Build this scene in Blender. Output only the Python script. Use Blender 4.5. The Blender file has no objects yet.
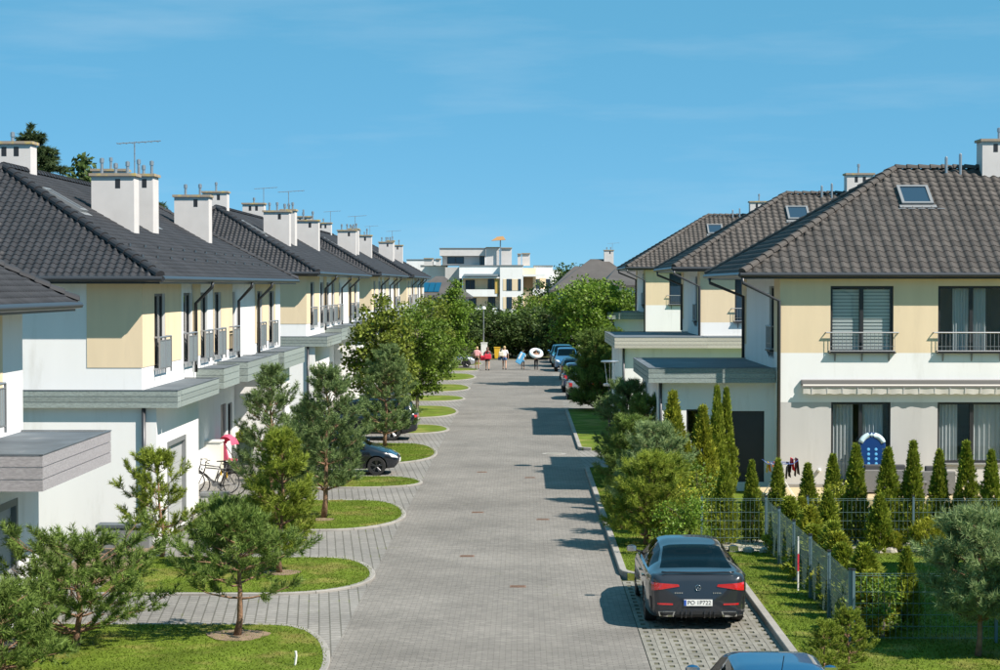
import bpy, bmesh, math, random
import numpy as np
from mathutils import Vector, Matrix
from mathutils.bvhtree import BVHTree

R = math.radians
scene = bpy.context.scene
col = scene.collection

# ------------------------------------------------------------------ camera, sky, sun, exposure
CAM_H = 6.3
FPX = 1950.0            # focal length in photo pixels (photo 1000 wide)
VPX, VPY = 523.0, 285.0  # where the street direction vanishes
cam_d = bpy.data.cameras.new('camera')
cam_d.lens = 36.0 * FPX / 1000.0
cam_d.sensor_width = 36.0
cam_d.clip_end = 6000
cam = bpy.data.objects.new('camera', cam_d)
col.objects.link(cam)
cam.location = (0, 0, CAM_H)
cam.rotation_euler = (R(90) - math.atan(50 / FPX), 0, math.atan(23 / FPX))
scene.camera = cam

SUN = Vector((0.80, -0.47, 1.0)).normalized()     # towards the sun
world = bpy.data.worlds.new('World')
scene.world = world
world.use_nodes = True
wn = world.node_tree.nodes
wl = world.node_tree.links
bg = wn['Background']
sky = wn.new('ShaderNodeTexSky')
sky.sky_type = 'NISHITA'
sky.sun_disc = False
sky.sun_elevation = math.asin(SUN.z)
sky.sun_rotation = math.atan2(SUN.x, SUN.y)
sky.altitude = 0
sky.air_density = 0.4
sky.dust_density = 0.0
sky.ozone_density = 6.0
# faint cirrus streaks
tc = wn.new('ShaderNodeTexCoord')
mp = wn.new('ShaderNodeMapping')
mp.inputs['Scale'].default_value = (2.2, 2.2, 16.0)
mp.inputs['Rotation'].default_value = (0.0, 0.10, 0.3)
nz = wn.new('ShaderNodeTexNoise')
nz.inputs['Scale'].default_value = 2.3
nz.inputs['Detail'].default_value = 7
nz.inputs['Roughness'].default_value = 0.55
cr = wn.new('ShaderNodeValToRGB')
cr.color_ramp.elements[0].position = 0.5
cr.color_ramp.elements[0].color = (0, 0, 0, 1)
cr.color_ramp.elements[1].position = 0.85
cr.color_ramp.elements[1].color = (0.30, 0.30, 0.30, 1)
mixc = wn.new('ShaderNodeMix')
mixc.data_type = 'RGBA'
hsv = wn.new('ShaderNodeHueSaturation')
hsv.inputs['Saturation'].default_value = 1.0
wl.new(tc.outputs['Generated'], mp.inputs['Vector'])
wl.new(mp.outputs['Vector'], nz.inputs['Vector'])
wl.new(nz.outputs['Fac'], cr.inputs['Fac'])
wl.new(cr.outputs['Color'], mixc.inputs[0])
wl.new(sky.outputs['Color'], hsv.inputs['Color'])
tone = wn.new('ShaderNodeMix')          # clear cyan-blue summer sky over the whole dome
tone.data_type = 'RGBA'
tone.inputs[0].default_value = 0.6
tone.inputs[7].default_value = (1.25, 5.05, 7.4, 1)
wl.new(hsv.outputs['Color'], tone.inputs[6])
wl.new(tone.outputs[2], mixc.inputs[6])
mixc.inputs[7].default_value = (5.5, 7.0, 8.0, 1)
wl.new(mixc.outputs[2], bg.inputs['Color'])
bg.inputs['Strength'].default_value = 0.067

sun_d = bpy.data.lights.new('sun', 'SUN')
sun_d.energy = 5.0
sun_d.angle = R(0.53)
sun_d.color = (1.0, 0.915, 0.81)
sun = bpy.data.objects.new('sun', sun_d)
col.objects.link(sun)
sun.location = (40, -20, 60)
sun.rotation_euler = SUN.to_track_quat('Z', 'Y').to_euler()

vs = scene.view_settings
vs.view_transform = 'Standard'
vs.look = 'None'
vs.gamma = 1.0
vs.use_curve_mapping = False
vs.exposure = 0.73
scene.cycles.use_denoising = True
scene.cycles.max_bounces = 7
scene.cycles.transparent_max_bounces = 12
scene.cycles.caustics_reflective = False
scene.cycles.caustics_refractive = False

rnd = random.Random(7)
def G(px, py, z=0.0):
    """ground point seen at a photo pixel"""
    D = FPX * (CAM_H - z) / (py - VPY)
    return ((px - VPX) * D / FPX, D)

# ------------------------------------------------------------------ materials
MATS = {}
def newmat(name):
    m = bpy.data.materials.new(name)
    m.use_nodes = True
    nt = m.node_tree
    return m, nt, nt.nodes['Principled BSDF'], nt.nodes, nt.links

def mat(name, c, rough=0.6, metal=0.0, spec=0.5, var=0.0, vscale=3.0, island=0.0, bump=0.0, bscale=60, coat=0.0,
        stain=None, stscale=2.0, stpos=0.6, stretch=None, transl=0.0, dist=0.02):
    m, nt, b, n, l = newmat(name)
    b.inputs['Roughness'].default_value = rough
    b.inputs['Metallic'].default_value = metal
    b.inputs['Specular IOR Level'].default_value = spec
    b.inputs['Coat Weight'].default_value = coat
    b.inputs['Coat Roughness'].default_value = 0.03
    b.inputs['Base Color'].default_value = (*c, 1)
    cur = None
    def co():
        t = n.new('ShaderNodeTexCoord')
        if stretch:
            mp = n.new('ShaderNodeMapping'); mp.inputs['Scale'].default_value = stretch
            l.new(t.outputs['Object'], mp.inputs['Vector']); return mp.outputs['Vector']
        return t.outputs['Object']
    rgb = n.new('ShaderNodeRGB'); rgb.outputs[0].default_value = (*c, 1); cur = rgb.outputs[0]
    if stain:
        nz = n.new('ShaderNodeTexNoise'); nz.inputs['Scale'].default_value = stscale; nz.inputs['Detail'].default_value = 8
        nz.inputs['Roughness'].default_value = 0.65
        l.new(co(), nz.inputs['Vector'])
        rp = n.new('ShaderNodeValToRGB'); rp.color_ramp.elements[0].position = stpos; rp.color_ramp.elements[1].position = min(1, stpos + 0.18)
        l.new(nz.outputs['Fac'], rp.inputs['Fac'])
        mx = n.new('ShaderNodeMix'); mx.data_type = 'RGBA'
        l.new(rp.outputs['Color'], mx.inputs[0]); l.new(cur, mx.inputs[6]); mx.inputs[7].default_value = (*stain, 1)
        cur = mx.outputs[2]
    val = None
    if var:
        nz = n.new('ShaderNodeTexNoise'); nz.inputs['Scale'].default_value = vscale; nz.inputs['Detail'].default_value = 6
        l.new(co(), nz.inputs['Vector'])
        mr = n.new('ShaderNodeMapRange'); mr.inputs[1].default_value = 0.25; mr.inputs[2].default_value = 0.75
        mr.inputs[3].default_value = 1 - var; mr.inputs[4].default_value = 1 + var
        l.new(nz.outputs['Fac'], mr.inputs[0]); val = mr.outputs[0]
    if island:
        g = n.new('ShaderNodeNewGeometry')
        oi = n.new('ShaderNodeObjectInfo')
        ad = n.new('ShaderNodeMath'); ad.operation = 'ADD'
        l.new(g.outputs['Random Per Island'], ad.inputs[0]); l.new(oi.outputs['Random'], ad.inputs[1])
        fr = n.new('ShaderNodeMath'); fr.operation = 'FRACT'; l.new(ad.outputs[0], fr.inputs[0])
        mr = n.new('ShaderNodeMapRange'); mr.inputs[3].default_value = 1 - island; mr.inputs[4].default_value = 1 + island
        l.new(fr.outputs[0], mr.inputs[0])
        if val is not None:
            mu = n.new('ShaderNodeMath'); mu.operation = 'MULTIPLY'; l.new(val, mu.inputs[0]); l.new(mr.outputs[0], mu.inputs[1]); val = mu.outputs[0]
        else: val = mr.outputs[0]
    if val is not None:
        hs = n.new('ShaderNodeHueSaturation'); l.new(val, hs.inputs['Value']); l.new(cur, hs.inputs['Color']); cur = hs.outputs['Color']
    l.new(cur, b.inputs['Base Color'])
    if bump:
        nz = n.new('ShaderNodeTexNoise'); nz.inputs['Scale'].default_value = bscale; nz.inputs['Detail'].default_value = 5
        l.new(co(), nz.inputs['Vector'])
        bp = n.new('ShaderNodeBump'); bp.inputs['Strength'].default_value = bump; bp.inputs['Distance'].default_value = dist
        l.new(nz.outputs['Fac'], bp.inputs['Height']); l.new(bp.outputs['Normal'], b.inputs['Normal'])
    if transl:
        tr = n.new('ShaderNodeBsdfTranslucent'); l.new(cur, tr.inputs['Color'])
        ms = n.new('ShaderNodeMixShader'); ms.inputs[0].default_value = transl
        l.new(b.outputs[0], ms.inputs[1]); l.new(tr.outputs[0], ms.inputs[2])
        l.new(ms.outputs[0], n['Material Output'].inputs['Surface'])
    MATS[name] = m
    return m

def glass_mat(name, tint=(0.75, 0.82, 0.85), refl=1.0):
    m, nt, b, n, l = newmat(name)
    tr = n.new('ShaderNodeBsdfTransparent'); tr.inputs['Color'].default_value = (*tint, 1)
    gl = n.new('ShaderNodeBsdfGlossy'); gl.inputs['Roughness'].default_value = 0.02
    lw = n.new('ShaderNodeLayerWeight'); lw.inputs['Blend'].default_value = 0.5
    pw = n.new('ShaderNodeMath'); pw.operation = 'POWER'; pw.inputs[1].default_value = 3.5; l.new(lw.outputs['Facing'], pw.inputs[0])
    mu = n.new('ShaderNodeMath'); mu.operation = 'MULTIPLY_ADD'; mu.inputs[1].default_value = 0.8 * refl; mu.inputs[2].default_value = 0.09 * refl; mu.use_clamp = True
    l.new(pw.outputs[0], mu.inputs[0])
    ms = n.new('ShaderNodeMixShader'); l.new(mu.outputs[0], ms.inputs[0]); l.new(tr.outputs[0], ms.inputs[1]); l.new(gl.outputs[0], ms.inputs[2])
    l.new(ms.outputs[0], n['Material Output'].inputs['Surface'])
    MATS[name] = m
    return m

def pave_mat(name, c1, c2, mortar, bw, bh, rot=0.0, msize=0.012, weed=(0.10, 0.11, 0.04), weedamt=0.62, patch=0.22, msharp=0.1):
    m, nt, b, n, l = newmat(name)
    b.inputs['Roughness'].default_value = 0.85
    b.inputs['Specular IOR Level'].default_value = 0.25
    t = n.new('ShaderNodeTexCoord')
    mp = n.new('ShaderNodeMapping'); mp.inputs['Rotation'].default_value = (0, 0, rot)
    l.new(t.outputs['Object'], mp.inputs['Vector'])
    br = n.new('ShaderNodeTexBrick')
    br.inputs['Scale'].default_value = 1.0
    br.inputs['Brick Width'].default_value = bw; br.inputs['Row Height'].default_value = bh
    br.inputs['Mortar Size'].default_value = msize; br.inputs['Mortar Smooth'].default_value = msharp
    br.inputs['Color1'].default_value = (*c1, 1); br.inputs['Color2'].default_value = (*c2, 1); br.inputs['Mortar'].default_value = (*mortar, 1)
    br.inputs['Bias'].default_value = 0.0
    l.new(mp.outputs['Vector'], br.inputs['Vector'])
    nz = n.new('ShaderNodeTexNoise'); nz.inputs['Scale'].default_value = 0.35; nz.inputs['Detail'].default_value = 9; nz.inputs['Roughness'].default_value = 0.6
    l.new(t.outputs['Object'], nz.inputs['Vector'])
    mr = n.new('ShaderNodeMapRange'); mr.inputs[1].default_value = 0.3; mr.inputs[2].default_value = 0.7; mr.inputs[3].default_value = 1 - patch; mr.inputs[4].default_value = 1 + patch
    l.new(nz.outputs['Fac'], mr.inputs[0])
    n2 = n.new('ShaderNodeTexNoise'); n2.inputs['Scale'].default_value = 9.0; n2.inputs['Detail'].default_value = 4
    l.new(t.outputs['Object'], n2.inputs['Vector'])
    mr2 = n.new('ShaderNodeMapRange'); mr2.inputs[1].default_value = 0.3; mr2.inputs[2].default_value = 0.7; mr2.inputs[3].default_value = 0.88; mr2.inputs[4].default_value = 1.12
    l.new(n2.outputs['Fac'], mr2.inputs[0])
    mu = n.new('ShaderNodeMath'); mu.operation = 'MULTIPLY'; l.new(mr.outputs[0], mu.inputs[0]); l.new(mr2.outputs[0], mu.inputs[1])
    # weeds in joints
    n3 = n.new('ShaderNodeTexNoise'); n3.inputs['Scale'].default_value = 1.1; n3.inputs['Detail'].default_value = 6
    l.new(t.outputs['Object'], n3.inputs['Vector'])
    th = n.new('ShaderNodeMapRange'); th.inputs[1].default_value = weedamt; th.inputs[2].default_value = weedamt + 0.08
    l.new(n3.outputs['Fac'], th.inputs[0])
    mm = n.new('ShaderNodeMath'); mm.operation = 'MULTIPLY'; l.new(br.outputs['Fac'], mm.inputs[0]); l.new(th.outputs[0], mm.inputs[1])
    mx = n.new('ShaderNodeMix'); mx.data_type = 'RGBA'; l.new(mm.outputs[0], mx.inputs[0]); l.new(br.outputs['Color'], mx.inputs[6]); mx.inputs[7].default_value = (*weed, 1)
    hs = n.new('ShaderNodeHueSaturation'); l.new(mu.outputs[0], hs.inputs['Value']); l.new(mx.outputs[2], hs.inputs['Color'])
    l.new(hs.outputs['Color'], b.inputs['Base Color'])
    bp = n.new('ShaderNodeBump'); bp.inputs['Strength'].default_value = 0.5; bp.inputs['Distance'].default_value = 0.01; bp.invert = True
    l.new(br.outputs['Fac'], bp.inputs['Height']); l.new(bp.outputs['Normal'], b.inputs['Normal'])
    MATS[name] = m
    return m

mat('white_plaster', (0.80, 0.80, 0.795), 0.9, spec=0.2, var=0.04, vscale=0.8, bump=0.25, bscale=90, stain=(0.69, 0.685, 0.665), stscale=1.3, stpos=0.55, stretch=(1.6, 1.6, 0.3), dist=0.004)
mat('beige_plaster', (0.735, 0.60, 0.415), 0.9, spec=0.2, var=0.06, vscale=1.2, stain=(0.67, 0.545, 0.385), stscale=1.3, stpos=0.55, stretch=(1.6, 1.6, 0.3), bump=0.25, bscale=90, dist=0.004)
mat('grey_plaster', (0.50, 0.49, 0.48), 0.9, spec=0.2, var=0.06, vscale=1.2, stain=(0.45, 0.44, 0.425), stscale=1.3, stpos=0.55, stretch=(1.6, 1.6, 0.3), bump=0.25, bscale=90, dist=0.004)
mat('chimney_plaster', (0.60, 0.575, 0.565), 0.9, spec=0.2, var=0.06, vscale=2.0, bump=0.2, dist=0.004)
mat('soffit', (0.62, 0.60, 0.56), 0.8)
mat('roof_deck', (0.02, 0.02, 0.022), 0.9)
mat('tile_dark', (0.031, 0.032, 0.037), 0.62, spec=0.3, island=0.16, var=0.22, vscale=0.7, bump=0.15, bscale=40, stain=(0.15, 0.12, 0.06), stscale=5.0, stpos=0.66)
mat('tile_brown', (0.070, 0.062, 0.057), 0.65, spec=0.3, island=0.2, var=0.2, vscale=0.7, bump=0.15, bscale=40, stain=(0.26, 0.20, 0.09), stscale=5.0, stpos=0.66)
mat('gutter_metal', (0.055, 0.058, 0.066), 0.35, metal=0.3)
mat('zinc', (0.45, 0.46, 0.48), 0.35, metal=0.8)
mat('lichen_cap', (0.30, 0.25, 0.20), 0.9, stain=(0.55, 0.42, 0.10), stscale=4, stpos=0.5)
mat('grey_wood', (0.235, 0.275, 0.262), 0.8, var=0.30, vscale=3.0, stretch=(6, 6, 14), island=0.12, bump=0.3, bscale=8)
mat('pale_wood', (0.46, 0.44, 0.38), 0.8, var=0.22, vscale=3.0, stretch=(5, 5, 14), island=0.10, bump=0.3, bscale=8)
mat('mauve_wood', (0.30, 0.285, 0.30), 0.8, var=0.25, vscale=3.0, stretch=(5, 5, 14), island=0.10, bump=0.3, bscale=8)
mat('membrane', (0.10, 0.12, 0.14), 0.75, var=0.25, vscale=1.2, stain=(0.2, 0.2, 0.2), stscale=1.2, stpos=0.6)
mat('frame_dark', (0.025, 0.026, 0.03), 0.4)
mat('frame_grey', (0.20, 0.21, 0.22), 0.45)
mat('railing_metal', (0.33, 0.34, 0.36), 0.4, metal=0.6)
mat('railing_panel', (0.24, 0.28, 0.31), 0.25, spec=0.6)
mat('door_dark', (0.035, 0.036, 0.042), 0.5, var=0.1)
mat('garage_grey', (0.42, 0.43, 0.45), 0.5)
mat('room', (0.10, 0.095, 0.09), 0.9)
mat('curtain', (0.72, 0.74, 0.76), 0.9, transl=0.3)
mat('blind', (0.88, 0.89, 0.86), 0.9, transl=0.25)
mat('blind_shade', (0.45, 0.49, 0.48), 0.9, transl=0.2)
glass_mat('glass', (0.90, 0.94, 0.95), 1.35)
glass_mat('car_glass', (0.16, 0.19, 0.20), 0.45)
mat('glass_far', (0.03, 0.045, 0.055), 0.06, spec=0.8)
pave_mat('road_paving', (0.222, 0.206, 0.187), (0.175, 0.163, 0.149), (0.130, 0.121, 0.108), 0.20, 0.10, rot=0.0, weedamt=0.66, msize=0.008)
pave_mat('drive_paving', (0.235, 0.223, 0.207), (0.205, 0.195, 0.182), (0.115, 0.11, 0.095), 0.24, 0.20, rot=R(84), msize=0.014, weedamt=0.60)
mat('concrete', (0.27, 0.255, 0.235), 0.9, var=0.15, vscale=2.0, island=0.10, bump=0.2)
mat('concrete_block', (0.205, 0.196, 0.170), 0.9, var=0.15, vscale=2.0, island=0.14, bump=0.2)
mat('soil', (0.085, 0.085, 0.045), 0.95, var=0.3, vscale=3)
mat('mulch', (0.21, 0.15, 0.10), 0.95, var=0.35, vscale=9, bump=0.6, bscale=40)
mat('gravel', (0.40, 0.37, 0.32), 0.95, var=0.3, vscale=14, bump=0.6, bscale=60)
mat('deck', (0.50, 0.40, 0.24), 0.8, var=0.2, vscale=2.0, stretch=(1, 12, 1))
mat('open_ground', (0.135, 0.125, 0.085), 0.95, spec=0.1, var=0.3, vscale=0.3, stain=(0.10, 0.13, 0.03), stscale=0.25, stpos=0.5)
mat('lawn', (0.105, 0.150, 0.018), 0.95, spec=0.1, var=0.38, vscale=1.1, bump=0.8, bscale=35, stain=(0.22, 0.20, 0.06), stscale=0.8, stpos=0.5)
mat('grass_blade', (0.120, 0.175, 0.018), 0.7, spec=0.15, island=0.35, var=0.25, vscale=0.9, transl=0.35, stain=(0.25, 0.23, 0.06), stscale=0.8, stpos=0.5)
mat('bark_pine', (0.22, 0.13, 0.08), 0.95, var=0.35, vscale=9, bump=0.7, bscale=30)
mat('bark', (0.15, 0.125, 0.10), 0.95, var=0.35, vscale=9, bump=0.7, bscale=30)
mat('needle_green', (0.150, 0.220, 0.048), 0.6, spec=0.25, var=0.30, vscale=2.6, island=0.38, transl=0.25)
mat('needle_blue', (0.165, 0.235, 0.085), 0.6, spec=0.25, var=0.30, vscale=2.6, island=0.35, transl=0.22)
mat('needle_lime', (0.22, 0.275, 0.036), 0.6, spec=0.25, var=0.30, vscale=2.6, island=0.38, transl=0.28)
mat('needle_dark', (0.070, 0.105, 0.040), 0.7, spec=0.2, var=0.30, vscale=2.6, island=0.35, transl=0.2)
mat('needle_silver', (0.23, 0.31, 0.13), 0.6, spec=0.25, var=0.25, vscale=2.6, island=0.3, transl=0.25)
mat('leaf_mid', (0.120, 0.190, 0.024), 0.5, spec=0.3, var=0.30, vscale=2.6, island=0.42, transl=0.32)
mat('leaf_olive', (0.165, 0.205, 0.028), 0.5, spec=0.3, var=0.30, vscale=2.6, island=0.45, transl=0.30)
mat('leaf_bright', (0.145, 0.235, 0.028), 0.5, spec=0.3, var=0.30, vscale=2.6, island=0.4, transl=0.34)
mat('leaf_dark', (0.062, 0.100, 0.025), 0.55, spec=0.25, var=0.30, vscale=2.6, island=0.4, transl=0.25)
mat('leaf_yellow', (0.30, 0.32, 0.035), 0.55, spec=0.25, island=0.35, transl=0.3)
mat('thuja_green', (0.225, 0.275, 0.032), 0.6, spec=0.2, var=0.30, vscale=2.6, island=0.38, transl=0.25)
mat('thuja_gold', (0.29, 0.31, 0.036), 0.6, spec=0.2, var=0.30, vscale=2.6, island=0.38, transl=0.28)
mat('fence_green', (0.09, 0.15, 0.155), 0.4, spec=0.5)
mat('fence_post', (0.14, 0.22, 0.26), 0.35, metal=0.3)
mat('rubber', (0.018, 0.018, 0.019), 0.85)
mat('rim_dark', (0.10, 0.10, 0.105), 0.35, metal=0.8)
mat('rim_silver', (0.45, 0.45, 0.46), 0.3, metal=0.9)
mat('black_plastic', (0.015, 0.015, 0.016), 0.55)
mat('chrome', (0.75, 0.76, 0.78), 0.12, metal=1.0)
mat('paint_graphite', (0.030, 0.033, 0.042), 0.28, metal=0.4, coat=1.0)
mat('paint_black', (0.010, 0.013, 0.020), 0.25, metal=0.3, coat=1.0)
mat('paint_blue', (0.008, 0.080, 0.20), 0.28, metal=0.4, coat=1.0)
mat('paint_sky', (0.05, 0.17, 0.34), 0.28, metal=0.4, coat=1.0)
mat('paint_teal', (0.03, 0.20, 0.25), 0.28, metal=0.4, coat=1.0)
mat('paint_navy', (0.02, 0.05, 0.14), 0.28, metal=0.4, coat=1.0)
mat('paint_silver', (0.45, 0.46, 0.48), 0.3, metal=0.7, coat=0.7)
mat('tail_red', (0.50, 0.012, 0.016), 0.12, spec=0.8, coat=1.0)
mat('lamp_clear', (0.70, 0.72, 0.74), 0.08, spec=0.9, coat=1.0)
mat('plate_white', (0.78, 0.78, 0.76), 0.4)
mat('plate_blue', (0.02, 0.08, 0.40), 0.4)
mat('plate_ink', (0.03, 0.03, 0.03), 0.5)
mat('seat_dark', (0.03, 0.03, 0.035), 0.8)
mat('skin', (0.50, 0.30, 0.21), 0.6)
mat('skin_tan', (0.36, 0.20, 0.13), 0.6)
mat('hair_blond', (0.45, 0.33, 0.17), 0.7)
mat('hair_brown', (0.09, 0.05, 0.03), 0.7)
mat('cloth_white', (0.78, 0.78, 0.77), 0.9)
mat('cloth_black', (0.02, 0.02, 0.025), 0.9)
mat('cloth_grey', (0.10, 0.09, 0.10), 0.9)
mat('cloth_pink', (0.75, 0.38, 0.40), 0.9)
mat('cloth_red', (0.62, 0.03, 0.06), 0.8)
mat('cloth_denim', (0.06, 0.13, 0.28), 0.9)
mat('cloth_sky', (0.10, 0.38, 0.66), 0.8)
mat('cloth_cream', (0.68, 0.64, 0.52), 0.9)
mat('float_blue', (0.005, 0.035, 0.15), 0.3, spec=0.6)
mat('float_pale', (0.55, 0.70, 0.76), 0.35, spec=0.6)
mat('float_white', (0.78, 0.80, 0.80), 0.35, spec=0.6)
mat('awning_fabric', (0.66, 0.63, 0.58), 0.85, transl=0.25)
mat('awning_cassette', (0.20, 0.185, 0.18), 0.5)
mat('rattan_grey', (0.17, 0.165, 0.165), 0.8, bump=0.5, bscale=60)
mat('cushion_dark', (0.06, 0.06, 0.065), 0.9)
mat('stroller_pink', (0.60, 0.09, 0.17), 0.8)
mat('planter_green', (0.025, 0.05, 0.035), 0.6)
mat('plastic_white', (0.75, 0.75, 0.72), 0.5)
mat('plastic_yellow', (0.70, 0.42, 0.03), 0.5)
mat('plastic_blue', (0.04, 0.10, 0.35), 0.5)
mat('plastic_rose', (0.55, 0.14, 0.20), 0.6)
mat('orange_paint', (0.55, 0.22, 0.05), 0.6)
mat('rust', (0.17, 0.105, 0.075), 0.8, var=0.3, vscale=10)
mat('solar_panel', (0.004, 0.07, 0.14), 0.12, spec=0.8)
mat('panel_ochre', (0.50, 0.33, 0.08), 0.7)
mat('panel_brown', (0.24, 0.14, 0.06), 0.7)
mat('tile_far', (0.085, 0.075, 0.07), 0.6, var=0.2, vscale=0.8)
mat('window_tint', (0.022, 0.045, 0.075), 0.08, spec=0.7)
mat('hide_orange', (0.36, 0.20, 0.08), 0.7)

# ------------------------------------------------------------------ mesh helpers
class MB:
    def __init__(s): s.v = []; s.f = []
    def add(s, vs, fs):
        k = len(s.v); s.v.extend([tuple(p) for p in vs]); s.f.extend([tuple(i + k for i in f) for f in fs]); return s
    def box(s, x0, x1, y0, y1, z0, z1):
        return s.add([(x0, y0, z0), (x1, y0, z0), (x1, y1, z0), (x0, y1, z0), (x0, y0, z1), (x1, y0, z1), (x1, y1, z1), (x0, y1, z1)],
                     [(0, 3, 2, 1), (4, 5, 6, 7), (0, 1, 5, 4), (1, 2, 6, 5), (2, 3, 7, 6), (3, 0, 4, 7)])
    def tube(s, pts, r, n=8, cap=True, rs=None):
        pts = [Vector(p) for p in pts]
        k0 = len(s.v); m = len(pts)
        up = None
        for i, p in enumerate(pts):
            a = pts[max(0, i - 1)]; b = pts[min(m - 1, i + 1)]
            d = (b - a).normalized()
            if up is None:
                up = Vector((0, 0, 1)) if abs(d.z) < 0.9 else Vector((1, 0, 0))
            x = d.cross(up)
            if x.length < 1e-4: x = d.cross(Vector((0, 1, 0)))
            x.normalize(); y = x.cross(d).normalized()
            rr = rs[i] if rs else r
            for j in range(n):
                t = 2 * math.pi * j / n
                q = p + x * (math.cos(t) * rr) + y * (math.sin(t) * rr)
                s.v.append(tuple(q))
        for i in range(m - 1):
            for j in range(n):
                a = k0 + i * n + j; b = k0 + i * n + (j + 1) % n
                s.f.append((a, a + n, b + n, b))
        if cap:
            s.f.append(tuple(k0 + j for j in range(n)))
            s.f.append(tuple(k0 + (m - 1) * n + j for j in reversed(range(n))))
        return s
    def lathe(s, prof, n=16, center=(0, 0, 0), axis='z'):
        k0 = len(s.v); m = len(prof)
        for (r, h) in prof:
            for j in range(n):
                t = 2 * math.pi * j / n
                a, b = math.cos(t) * r, math.sin(t) * r
                p = (a, b, h) if axis == 'z' else ((h, a, b) if axis == 'x' else (b, h, a))
                s.v.append((p[0] + center[0], p[1] + center[1], p[2] + center[2]))
        for i in range(m - 1):
            for j in range(n):
                a = k0 + i * n + j; b = k0 + i * n + (j + 1) % n
                s.f.append((a, b, b + n, a + n))
        return s
    def prism(s, poly, z0, z1):
        n = len(poly)
        vs = [(p[0], p[1], z0) for p in poly] + [(p[0], p[1], z1) for p in poly]
        fs = [tuple(reversed(range(n))), tuple(range(n, 2 * n))] + [(i, (i + 1) % n, n + (i + 1) % n, n + i) for i in range(n)]
        return s.add(vs, fs)

class Fr:
    """a wall frame: u along the wall, v up, d outwards"""
    def __init__(s, o, u, n): s.o = Vector(o); s.u = Vector(u); s.n = Vector(n)
    def p(s, u, v, d=0.0):
        return tuple(s.o + s.u * u + s.n * d + Vector((0, 0, v)))
    def box(s, mb, u0, u1, v0, v1, d0, d1):
        P = s.p
        flip = s.u.cross(Vector((0, 0, 1))).dot(s.n) > 0
        vs = [P(u0, v0, d1), P(u1, v0, d1), P(u1, v0, d0), P(u0, v0, d0), P(u0, v1, d1), P(u1, v1, d1), P(u1, v1, d0), P(u0, v1, d0)]
        fs = [(0, 3, 2, 1), (4, 5, 6, 7), (0, 1, 5, 4), (1, 2, 6, 5), (2, 3, 7, 6), (3, 0, 4, 7)]
        if not flip: fs = [tuple(reversed(f)) for f in fs]
        mb.add(vs, fs); return mb

def mesh_obj(name, me, m, parent=None):
    if m is not None and not me.materials: me.materials.append(MATS[m] if isinstance(m, str) else m)
    o = bpy.data.objects.new(name, me)
    col.objects.link(o)
    if parent is not None: o.parent = parent
    return o

def build(name, mb, m, parent=None, smooth=False, auto=None):
    me = bpy.data.meshes.new(name)
    me.from_pydata(mb.v, [], mb.f)
    if smooth:
        me.polygons.foreach_set('use_smooth', [True] * len(me.polygons))
        if auto:
            try: me.set_sharp_from_angle(angle=R(auto))
            except Exception: pass
    me.update()
    return mesh_obj(name, me, m, parent)

def tri_mesh(name, tris):
    """tris: (N,3,3) array"""
    n = len(tris)
    me = bpy.data.meshes.new(name)
    me.vertices.add(n * 3); me.loops.add(n * 3); me.polygons.add(n)
    me.vertices.foreach_set('co', np.ascontiguousarray(tris, dtype=np.float32).ravel())
    me.loops.foreach_set('vertex_index', np.arange(n * 3, dtype=np.int32))
    me.polygons.foreach_set('loop_start', np.arange(0, n * 3, 3, dtype=np.int32))
    me.update(calc_edges=True)
    return me

def quad_mesh(name, quads):
    n = len(quads)
    me = bpy.data.meshes.new(name)
    me.vertices.add(n * 4); me.loops.add(n * 4); me.polygons.add(n)
    me.vertices.foreach_set('co', np.ascontiguousarray(quads, dtype=np.float32).ravel())
    me.loops.foreach_set('vertex_index', np.arange(n * 4, dtype=np.int32))
    me.polygons.foreach_set('loop_start', np.arange(0, n * 4, 4, dtype=np.int32))
    me.update(calc_edges=True)
    return me

def tag(o, label=None, cat=None, group=None, kind=None):
    if label: o['label'] = label
    if cat: o['category'] = cat
    if group: o['group'] = group
    if kind: o['kind'] = kind
    return o

def thing(name, label, cat, loc=(0, 0, 0), rz=0.0, group=None):
    o = bpy.data.objects.new(name, None)
    o.empty_display_size = 0.2
    col.objects.link(o)
    o.location = loc; o.rotation_euler = (0, 0, rz)
    return tag(o, label, cat, group)

def copy_tree(o, parent=None):
    c = o.copy(); col.objects.link(c)
    if parent is not None: c.parent = parent
    for ch in list(o.children): copy_tree(ch, c)
    return c

def bevel_mesh(o, w=0.02, seg=2, angle=40):
    bm = bmesh.new(); bm.from_mesh(o.data)
    es = [e for e in bm.edges if len(e.link_faces) == 2 and e.calc_face_angle(0) > R(angle)]
    bmesh.ops.bevel(bm, geom=es, offset=w, segments=seg, affect='EDGES', profile=0.6)
    bm.to_mesh(o.data); bm.free()
    return o
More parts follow.
